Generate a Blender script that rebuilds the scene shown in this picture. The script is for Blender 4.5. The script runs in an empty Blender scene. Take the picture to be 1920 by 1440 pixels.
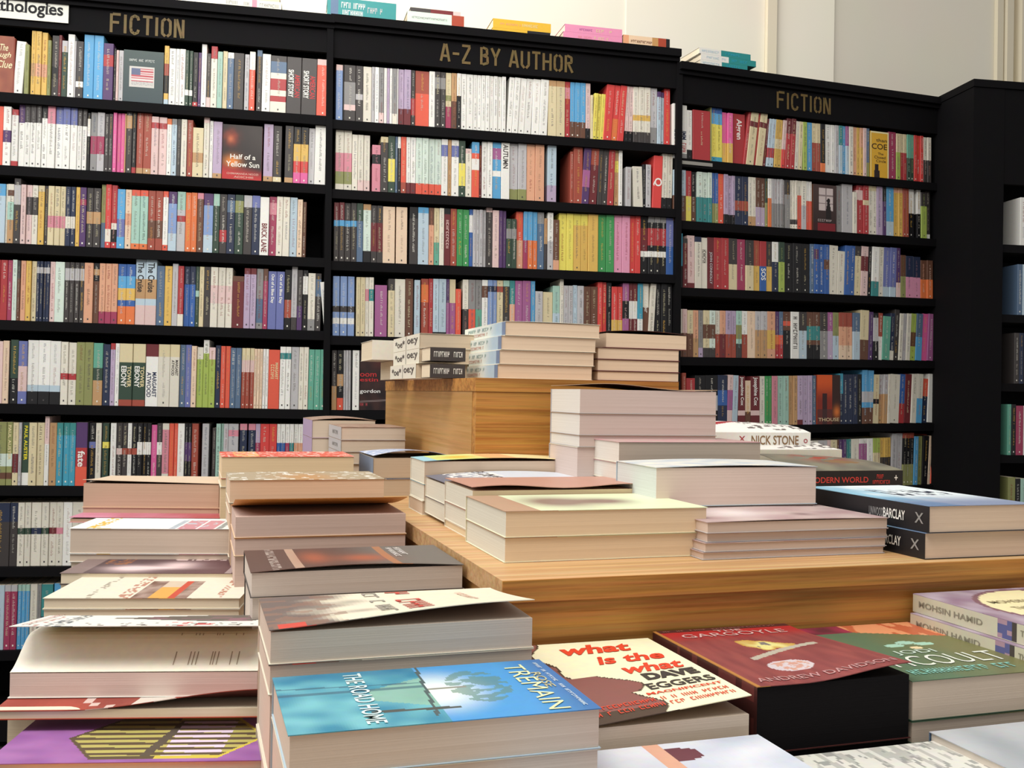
import bpy, math, random
from mathutils import Matrix, Vector

# ------------------------------------------------------------------ camera
S = bpy.context.scene
C = S.collection
F = 1850.0
TH = math.radians(0.63)
RO = math.radians(1.02)
EYE = 1.10
_c, _s, _cr, _sr = math.cos(TH), math.sin(TH), math.cos(RO), math.sin(RO)
RT = Vector((_cr, -_s * _sr, _c * _sr))
UP = Vector((-_sr, -_s * _cr, _c * _cr))
FW = Vector((0, _c, _s))
cam_d = bpy.data.cameras.new('camera')
cam = bpy.data.objects.new('camera', cam_d)
C.objects.link(cam)
cam_d.sensor_fit = 'HORIZONTAL'
cam_d.sensor_width = 36.0
cam_d.lens = F / 1920.0 * 36.0
cam_d.clip_start = 0.02
mw = Matrix.Identity(4)
for i in range(3):
    mw[i][0], mw[i][1], mw[i][2] = RT[i], UP[i], -FW[i]
mw[2][3] = EYE
cam.matrix_world = mw
S.camera = cam

# ------------------------------------------------------------------ world, lights, exposure
S.view_settings.view_transform = 'Standard'
S.view_settings.look = 'None'
S.view_settings.gamma = 1.0
S.view_settings.use_curve_mapping = False
S.view_settings.exposure = 0.0
W = bpy.data.worlds.new('world')
S.world = W
W.use_nodes = True
W.node_tree.nodes['Background'].inputs[0].default_value = (1.0, 0.965, 0.925, 1)
W.node_tree.nodes['Background'].inputs[1].default_value = 0.46


def area(name, loc, target, sx, sy, power, col):
    d = bpy.data.lights.new(name, 'AREA')
    d.shape = 'RECTANGLE'
    d.size, d.size_y, d.energy, d.color = sx, sy, power, col
    o = bpy.data.objects.new(name, d)
    C.objects.link(o)
    o.location = loc
    o.rotation_euler = (Vector(target) - Vector(loc)).to_track_quat('-Z', 'Y').to_euler()
    return o


area('window_daylight', (-3.0, 1.0, 2.9), (0.2, 2.6, 1.2), 2.2, 1.8, 62, (0.93, 0.97, 1.0))
area('ceiling_light_front', (-0.5, 0.2, 3.3), (-0.1, 1.6, 0.9), 2.4, 1.0, 84, (1.0, 0.97, 0.90))
area('ceiling_light_shelves', (-1.0, 2.5, 3.25), (0.1, 4.0, 2.5), 2.2, 0.5, 38, (1.0, 0.97, 0.92))

# ------------------------------------------------------------------ geometry of the view
def ray(x, y):
    return FW + RT * ((x - 960) / F) + UP * ((720 - y) / F)


def proj(P):
    d = P.dot(FW)
    return 960 + F * P.dot(RT) / d, 720 - F * P.dot(UP) / d


def onz(x, y, z):
    r = ray(x, y)
    return r * (z / r.z)


def uvec(yaw):
    return Vector((math.cos(yaw), math.sin(yaw), 0)), Vector((-math.sin(yaw), math.cos(yaw), 0))


def point_for(x, y, x2, L, yaw):
    u, _ = uvec(yaw)
    r = ray(x, y)
    lo, hi = .2, 5
    for _i in range(50):
        k = (lo + hi) / 2
        if proj(r * k + u * L)[0] > x2:
            lo = k
        else:
            hi = k
    return r * k


def solve_s(A, d, x):
    """s so that A + s d shows at picture column x"""
    k = (x - 960)
    return (k * A.dot(FW) - F * A.dot(RT)) / (F * d.dot(RT) - k * d.dot(FW))


# ------------------------------------------------------------------ colours and materials
def lin(h):
    if isinstance(h, tuple):
        return h
    v = [int(h[i:i + 2], 16) / 255 for i in (0, 2, 4)]
    return tuple((q / 12.92 if q <= .04045 else ((q + .055) / 1.055) ** 2.4) for q in v)


PAL = {
    'w': ('ebe9e2', 'white'), 'i': ('e2dbc9', 'ivory'), 'c': ('dccb9c', 'cream'), 'k': ('1d1c1f', 'black'),
    'd': ('433d3c', 'dark grey'), 'G': ('8d8b8a', 'grey'), 'L': ('bdbabc', 'light grey'), 'r': ('b82a30', 'red'),
    'R': ('e0302a', 'bright red'), 'm': ('74262c', 'maroon'), 'D': ('a8325a', 'crimson'), 'o': ('ea7018', 'orange'),
    'O': ('ea4f2b', 'orange-red'), 'y': ('ead92e', 'yellow'), 'Y': ('e2b338', 'golden yellow'), 'g': ('2f9a4c', 'green'),
    'e': ('344b3c', 'dark green'), 'v': ('8f9250', 'olive'), 'l': ('a2b93c', 'lime green'), 't': ('2a8c8c', 'teal'),
    'T': ('58aa90', 'jade green'), 'a': ('9fc9b8', 'mint green'), 'M': ('cfe0d2', 'pale mint'), 's': ('4aa6dc', 'sky blue'),
    'B': ('2a9fbd', 'turquoise'), 'b': ('2f62ae', 'blue'), 'n': ('2a3450', 'navy blue'), 'P': ('59386e', 'purple'),
    'V': ('baa3c2', 'lilac'), 'N': ('a95a94', 'mauve'), 'p': ('dc8496', 'pink'), 'h': ('ea55a0', 'hot pink'),
    'H': ('e592b4', 'rose pink'), 'q': ('e3c0bb', 'pale pink'), 'u': ('6d4532', 'brown'), 'A': ('c2935c', 'tan'),
    'z': ('56708f', 'slate blue'), 'C': ('b4cad8', 'pale blue'), 'S': ('6b74b4', 'periwinkle blue'),
    'E': ('7f9dd2', 'cornflower blue'), 'f': ('aa4630', 'rust red'), 'x': ('e4a27a', 'peach'), 'J': ('e9c9a8', 'pale peach'),
}


def new_mat(name, build, rough=.5, spec=.35):
    m = bpy.data.materials.new(name)
    m.use_nodes = True
    nt = m.node_tree
    b = nt.nodes['Principled BSDF']
    b.inputs['Roughness'].default_value = rough
    b.inputs['Specular IOR Level'].default_value = spec
    build(nt, b)
    return m


def nd(nt, t, **kw):
    n = nt.nodes.new(t)
    for k, v in kw.items():
        if hasattr(n, k):
            setattr(n, k, v)
        else:
            n.inputs[k].default_value = v
    return n


def mapped_noise(nt, scale, nscale, detail=3.0, rough=.55):
    tc = nd(nt, 'ShaderNodeTexCoord')
    mp = nd(nt, 'ShaderNodeMapping')
    mp.inputs['Scale'].default_value = scale
    no = nd(nt, 'ShaderNodeTexNoise')
    no.inputs['Scale'].default_value = nscale
    no.inputs['Detail'].default_value = detail
    no.inputs['Roughness'].default_value = rough
    nt.links.new(tc.outputs['Object'], mp.inputs['Vector'])
    nt.links.new(mp.outputs['Vector'], no.inputs['Vector'])
    return no


def b_cover(nt, b):
    at = nd(nt, 'ShaderNodeAttribute', attribute_name='Col')
    no = mapped_noise(nt, (1, 1, 1), 140, 3)
    mix = nd(nt, 'ShaderNodeMix', data_type='RGBA', blend_type='MULTIPLY')
    mix.inputs[0].default_value = .16
    nt.links.new(at.outputs['Color'], mix.inputs[6])
    nt.links.new(no.outputs['Color'], mix.inputs[7])
    nt.links.new(mix.outputs[2], b.inputs['Base Color'])


def b_pages(nt, b):
    at = nd(nt, 'ShaderNodeAttribute', attribute_name='Col')
    no = mapped_noise(nt, (2.5, 2.5, 900), 1.0, 4, .7)
    ra = nd(nt, 'ShaderNodeValToRGB')
    ra.color_ramp.elements[0].position = .28
    ra.color_ramp.elements[0].color = (.87, .85, .83, 1)
    ra.color_ramp.elements[1].position = .6
    ra.color_ramp.elements[1].color = (1, 1, 1, 1)
    mix = nd(nt, 'ShaderNodeMix', data_type='RGBA', blend_type='MULTIPLY')
    mix.inputs[0].default_value = 1.0
    nt.links.new(no.outputs['Fac'], ra.inputs[0])
    nt.links.new(at.outputs['Color'], mix.inputs[6])
    nt.links.new(ra.outputs[0], mix.inputs[7])
    nt.links.new(mix.outputs[2], b.inputs['Base Color'])
    bp = nd(nt, 'ShaderNodeBump')
    bp.inputs['Strength'].default_value = .25
    bp.inputs['Distance'].default_value = .0006
    nt.links.new(no.outputs['Fac'], bp.inputs['Height'])
    nt.links.new(bp.outputs['Normal'], b.inputs['Normal'])


def b_oak(c1, c2, c3, side=False):
    def f(nt, b):
        no = mapped_noise(nt, (60, 1.6, 80) if side else (1.6, 60, 80), 1.6, 7, .68)
        n2 = mapped_noise(nt, (260, 5, 300) if side else (5, 260, 300), 1.0, 3, .6)
        n3 = mapped_noise(nt, (.8, 1.6, 2.2), 2.2, 2)
        ra = nd(nt, 'ShaderNodeValToRGB')
        ra.color_ramp.elements[0].position = .42
        ra.color_ramp.elements[0].color = (*lin(c1), 1)
        ra.color_ramp.elements[1].position = .56
        ra.color_ramp.elements[1].color = (*lin(c2), 1)
        nt.links.new(no.outputs['Fac'], ra.inputs[0])
        mx = nd(nt, 'ShaderNodeMix', data_type='RGBA', blend_type='MULTIPLY')
        mx.inputs[0].default_value = .55 if not side else .3
        nt.links.new(ra.outputs[0], mx.inputs[6])
        nt.links.new(n2.outputs['Color'], mx.inputs[7])
        m2 = nd(nt, 'ShaderNodeMix', data_type='RGBA', blend_type='MIX')
        nt.links.new(n3.outputs['Fac'], m2.inputs[0])
        nt.links.new(mx.outputs[2], m2.inputs[6])
        m2.inputs[7].default_value = (*lin(c3), 1)
        ma = nd(nt, 'ShaderNodeMath', operation='MULTIPLY')
        nt.links.new(n3.outputs['Fac'], ma.inputs[0])
        ma.inputs[1].default_value = .35
        nt.links.new(ma.outputs[0], m2.inputs[0])
        nt.links.new(m2.outputs[2], b.inputs['Base Color'])
    return f


def b_flat(h, var=.12, sc=9, bump=.0):
    def f(nt, b):
        no = mapped_noise(nt, (1, 1, 1), sc, 4)
        mx = nd(nt, 'ShaderNodeMix', data_type='RGBA', blend_type='MULTIPLY')
        mx.inputs[0].default_value = var
        mx.inputs[6].default_value = (*lin(h), 1)
        nt.links.new(no.outputs['Color'], mx.inputs[7])
        nt.links.new(mx.outputs[2], b.inputs['Base Color'])
        if bump:
            bp = nd(nt, 'ShaderNodeBump')
            bp.inputs['Strength'].default_value = .3
            bp.inputs['Distance'].default_value = bump
            nt.links.new(no.outputs['Fac'], bp.inputs['Height'])
            nt.links.new(bp.outputs['Normal'], b.inputs['Normal'])
    return f


M_COVER = new_mat('printed_cover', b_cover, .42, .35)
M_PAGES = new_mat('paper_edges', b_pages, .85, .1)
M_BLACK = new_mat('black_painted_wood', b_flat('121113', .3, 30, .0004), .75, .08)
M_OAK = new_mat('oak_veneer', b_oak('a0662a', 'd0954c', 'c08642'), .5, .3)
M_OAKSHEEN = new_mat('oak_veneer_sheen', b_oak('c09260', 'dcb482', 'd4a876'), .42, .35)  # same oak lightened; the sheen of the flat tops is put into the colour
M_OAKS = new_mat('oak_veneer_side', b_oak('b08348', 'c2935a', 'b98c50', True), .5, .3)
M_GOLD = new_mat('stencil_gold_paint', b_flat('6e5a32', .35, 60), .55, .3)
M_WALL = new_mat('cream_wall_paint', b_flat('f2ecdc', .08, 3, .001), .8, .1)
M_TRIM = new_mat('cream_gloss_trim', b_flat('e6dcc4', .06, 3), .6, .2)
M_FLOOR = new_mat('dark_carpet', b_flat('3c3634', .4, 80, .002), .95, .05)
M_SIGN = new_mat('white_sign_card', b_flat('dddcd2', .05, 20), .6, .2)
M_INK = new_mat('black_sign_ink', b_flat('201f22', .1, 20), .6, .2)


# ------------------------------------------------------------------ mesh helper
class MB:
    def __init__(s):
        s.v, s.f, s.c, s.m = [], [], [], []

    def quad(s, a, b, c, d, col=(1, 1, 1), m=0):
        n = len(s.v)
        s.v += [tuple(a), tuple(b), tuple(c), tuple(d)]
        s.f.append((n, n + 1, n + 2, n + 3)); s.c.append(col); s.m.append(m)

    def poly(s, pts, col=(1, 1, 1), m=0):
        n = len(s.v)
        s.v += [tuple(p) for p in pts]
        s.f.append(tuple(range(n, n + len(pts)))); s.c.append(col); s.m.append(m)

    def box(s, lo, hi, col=(1, 1, 1), m=0, cols=None, skip=''):
        x0, y0, z0 = lo; x1, y1, z1 = hi
        n = len(s.v)
        s.v += [(x0, y0, z0), (x1, y0, z0), (x1, y1, z0), (x0, y1, z0), (x0, y0, z1), (x1, y0, z1), (x1, y1, z1), (x0, y1, z1)]
        for key, f in (('b', (0, 3, 2, 1)), ('t', (4, 5, 6, 7)), ('f', (0, 1, 5, 4)), ('r', (1, 2, 6, 5)), ('k', (2, 3, 7, 6)), ('l', (3, 0, 4, 7))):
            if key in skip:
                continue
            s.f.append(tuple(n + i for i in f)); s.c.append((cols or {}).get(key, col)); s.m.append(m)

    def build(s, name, mats, parent=None, smooth=False):
        me = bpy.data.meshes.new(name)
        me.from_pydata(s.v, [], s.f)
        for mt in (mats if isinstance(mats, (list, tuple)) else [mats]):
            me.materials.append(mt)
        me.polygons.foreach_set('material_index', s.m)
        if smooth:
            me.polygons.foreach_set('use_smooth', [True] * len(s.f))
        at = me.color_attributes.new('Col', 'FLOAT_COLOR', 'CORNER')
        buf = []
        for f, c in zip(s.f, s.c):
            if isinstance(c, list):
                for q in c:
                    buf += [q[0], q[1], q[2], 1.0]
            else:
                buf += [c[0], c[1], c[2], 1.0] * len(f)
        at.data.foreach_set('color', buf)
        me.update()
        o = bpy.data.objects.new(name, me)
        C.objects.link(o)
        if parent:
            o.parent = parent
        return o


def empty(name):
    o = bpy.data.objects.new(name, None)
    o.empty_display_size = .02
    C.objects.link(o)
    return o


def tag(o, label=None, cat=None, group=None, kind=None):
    if label: o['label'] = label
    if cat: o['category'] = cat
    if group: o['group'] = group
    if kind: o['kind'] = kind
    return o


def place(o, P, X, Y, Z):
    m = Matrix.Identity(4)
    for i in range(3):
        m[i][0], m[i][1], m[i][2], m[i][3] = X[i], Y[i], Z[i], P[i]
    m[2][3] += EYE
    o.matrix_world = m


def text_polys(s, bold=0.0, italic=0.0, spacing=1.0):
    """outline of a line of lettering as (verts2d, faces) with height about 0.7"""
    cu = bpy.data.curves.new('lettering', 'FONT')
    cu.body = s
    cu.align_x = 'LEFT'
    cu.offset = bold
    cu.shear = italic
    cu.space_character = spacing
    cu.resolution_u = 3
    ob = bpy.data.objects.new('lettering', cu)
    C.objects.link(ob)
    bpy.context.view_layer.update()
    dg = bpy.context.evaluated_depsgraph_get()
    me = ob.evaluated_get(dg).to_mesh()
    vs = [(v.co.x, v.co.y) for v in me.vertices]
    fs = [tuple(p.vertices) for p in me.polygons]
    ob.evaluated_get(dg).to_mesh_clear()
    bpy.data.objects.remove(ob)
    bpy.data.curves.remove(cu)
    return vs, fs


_tc = {}


def text_fit(s, w, h, bold=0.0, italic=0.0):
    """lettering scaled into a w by h box, origin lower left"""
    k = (s, bold, italic)
    if k not in _tc:
        _tc[k] = text_polys(s, bold, italic)
    vs, fs = _tc[k]
    x0 = min(v[0] for v in vs); x1 = max(v[0] for v in vs)
    y0 = min(v[1] for v in vs); y1 = max(v[1] for v in vs)
    return [((v[0] - x0) / (x1 - x0) * w, (v[1] - y0) / (y1 - y0) * h) for v in vs], fs


def add_text(mb, s, w, h, fn, col, m=0, bold=0.0, italic=0.0):
    if s[0] == '~':
        n = int(s[1:])
        r = random.Random(n * 13 + int(w * 1e5))
        step = w / n
        for i in range(n):
            if r.random() < .12: continue
            x = i * step
            a, b = x + step * .08, x + step * .8
            t = step * .2
            k = r.random()
            bars = [(a, 0, a + t, h)]
            if k < .6: bars.append((b - t, 0 if k < .4 else h * .4, b, h))
            if k > .2: bars.append((a + t, h * (.82 if k > .5 else .42), b - t * (k < .6), h * (1 if k > .5 else .6)))
            if k > .75: bars.append((a + t, 0, b, h * .18))
            for (x0, y0, x1, y1) in bars:
                mb.quad(fn(x0, y0), fn(x1, y0), fn(x1, y1), fn(x0, y1), col, m)
        return
    vs, fs = text_fit(s, w, h, bold, italic)
    n = len(mb.v)
    mb.v += [tuple(fn(*v)) for v in vs]
    for f in fs:
        mb.f.append(tuple(n + i for i in f)); mb.c.append(col); mb.m.append(m)


# ------------------------------------------------------------------ bookcases
def frame(al, ta):
    u0 = Vector((math.cos(al), math.sin(al), 0)); v0 = Vector((0, 0, 1))
    u = u0 * math.cos(ta) - v0 * math.sin(ta)
    v = u0 * math.sin(ta) + v0 * math.cos(ta)
    return u, v.cross(u), v


class Bay:
    pass


def mkbay(name, al, ta, P0, rows, top, s0, s1, head):
    b = Bay()
    b.name = name
    b.u, b.n, b.v = frame(math.radians(al), math.radians(ta))
    b.P0, b.rows, b.top, b.s0, b.s1, b.head = P0, rows, top, s0, s1, head
    return b


PL = Vector((-960 / F * 3.0, 3.0, 0))
BL = mkbay('left', 10.59, .32, PL, [.8925, .6704, .4344, .2002, -.0537, -.3027, -.5486, -.8017], 1.2128, -.42, .972, .205)
PM = PL + BL.u * .972
BM = mkbay('middle', 14.04, -.5, PM, [.883, .6584, .427, .1864, -.0537, -.30, -.545, -.80], 1.2151, .012, 1.212, .2)
PR = PM + BM.u * 1.212
BR = mkbay('right', 21.12, -.95, PR, [.8396, .6194, .3838, .1394, -.1055, -.3477, -.59, -.83], 1.1726, .012, 1.20, .195)

GLY = {
    'F': ([(0, 0, 0, 1), (.12, 1, .6, 1), (.12, .55, .5, .55)], .62),
    'I': ([(.06, 0, .06, 1)], .14),
    'C': ([(.56, .78, .5, .93), (.5, .93, .3, 1), (.3, 1, .1, .9), (.1, .9, .04, .7), (.04, .7, .04, .3), (.04, .3, .1, .1), (.1, .1, .3, 0), (.3, 0, .5, .07), (.5, .07, .56, .22)], .62),
    'T': ([(0, 1, .6, 1), (.3, .9, .3, 0)], .6),
    'O': ([(.24, .98, .06, .85), (.06, .85, .04, .5), (.04, .5, .06, .15), (.06, .15, .24, .02), (.4, .98, .58, .85), (.58, .85, .6, .5), (.6, .5, .58, .15), (.58, .15, .4, .02)], .64),
    'N': ([(.03, 0, .03, 1), (.12, 1, .48, 0), (.57, 0, .57, 1)], .6),
    'A': ([(0, 0, .26, 1), (.38, 1, .62, 0), (.2, .3, .44, .3)], .64),
    'Z': ([(0, 1, .58, 1), (.55, .92, .05, .08), (0, 0, .6, 0)], .6),
    'B': ([(.03, 0, .03, 1), (.16, 1, .45, .92), (.45, .92, .47, .62), (.47, .62, .18, .52), (.18, .52, .5, .44), (.5, .44, .52, .1), (.52, .1, .16, 0)], .56),
    'Y': ([(0, 1, .28, .5), (.6, 1, .34, .5), (.31, .44, .31, 0)], .6),
    'U': ([(.03, 1, .03, .2), (.03, .2, .22, .02), (.38, .02, .57, .2), (.57, .2, .57, 1)], .6),
    'H': ([(.03, 0, .03, 1), (.12, .52, .48, .52), (.57, 0, .57, 1)], .6),
    'R': ([(.03, 0, .03, 1), (.16, 1, .48, .9), (.48, .9, .48, .6), (.48, .6, .16, .52), (.25, .48, .56, 0)], .58),
    '-': ([(0, .48, .45, .48)], .45), ' ': ([], .3),
}


def stencil(mb, s, x0, x1, z0, h, y):
    tot = sum(GLY[c][1] for c in s) + .26 * (len(s) - 1)
    k = (x1 - x0) / (tot * h) * h
    x = x0
    for c in s:
        for (a, b, c2, d) in GLY[c][0]:
            p = Vector((x + a * k, z0 + b * h)); q = Vector((x + c2 * k, z0 + d * h))
            dr = (q - p).normalized(); nn = Vector((-dr.y, dr.x)) * h * .075
            p2 = p - dr * h * .02; q2 = q + dr * h * .02
            for yy in (y,):
                mb.quad((p2.x - nn.x, yy, p2.y - nn.y), (q2.x - nn.x, yy, q2.y - nn.y), (q2.x + nn.x, yy, q2.y + nn.y), (p2.x + nn.x, yy, p2.y + nn.y))
        x += (GLY[c][1] + .26) * k


BD = .235   # bookcase depth
LIP = .012  # how far the shelf edges stand in front of the spines


def bookcase(b, label, words, panels):
    root = empty('bookcase')
    tag(root, label, 'bookcase', 'black bookcases along the wall')
    place(root, b.P0, b.u, b.n, b.v)
    base = -1.08

    def part(name, fn, mat=M_BLACK):
        mb = MB(); fn(mb)
        return mb.build(name, mat, root)
    for hh in b.rows:
        part('shelf', lambda mb: mb.box((b.s0, -LIP, hh - .03), (b.s1 - .001, BD - .012, hh - .0006)))
    part('plinth', lambda mb: mb.box((b.s0, 0, base), (b.s1 - .001, BD - .012, base + .09)))
    part('back_panel', lambda mb: mb.box((b.s0 - .01, BD - .01, base), (b.s1, BD, b.top - .03)))
    part('top_board', lambda mb: (mb.box((b.s0 - .008, -.035, b.top - .026), (b.s1 + .0, BD, b.top)), mb.box((b.s0 - .008, -.022, b.top - .04), (b.s1, -.002, b.top - .027))))
    sg = part('header_board', lambda mb: mb.box((b.s0, -LIP + .003, b.rows[0] + b.head), (b.s1 - .001, .006, b.top - .041)))
    for (s, w) in panels:
        part('side_panel', lambda mb: mb.box((s - w / 2, -LIP - .006, base), (s + w / 2, BD - .011, b.top - .041)))
    for (txt, xa, xb, zc, h) in words:
        za = solve_s(b.P0 + b.v * zc, b.u, xa); zb = solve_s(b.P0 + b.v * zc, b.u, xb)
        mb = MB(); stencil(mb, txt, za, zb, zc - h / 2, h, -LIP + .0015)
        o = mb.build('stencil_lettering', M_GOLD, sg)
        o['label'] = 'gold stencilled lettering'
    return root


bookcase(BL, 'tall black bookcase stencilled FICTION in gold, leftmost of the three along the wall', [('FICTION', 210, 345, 1.132, .056)], [(BL.s0, .02)])
bookcase(BM, 'tall black bookcase stencilled A-Z BY AUTHOR in gold, between the two FICTION ones', [('A-Z BY AUTHOR', 826, 1072, 1.133, .056)], [(0.003, .02), (1.214, .02)])
bookcase(BR, 'lower black bookcase stencilled FICTION, right of the A-Z BY AUTHOR one', [('FICTION', 1455, 1553, 1.088, .058)], [(1.198, .02)])

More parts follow.
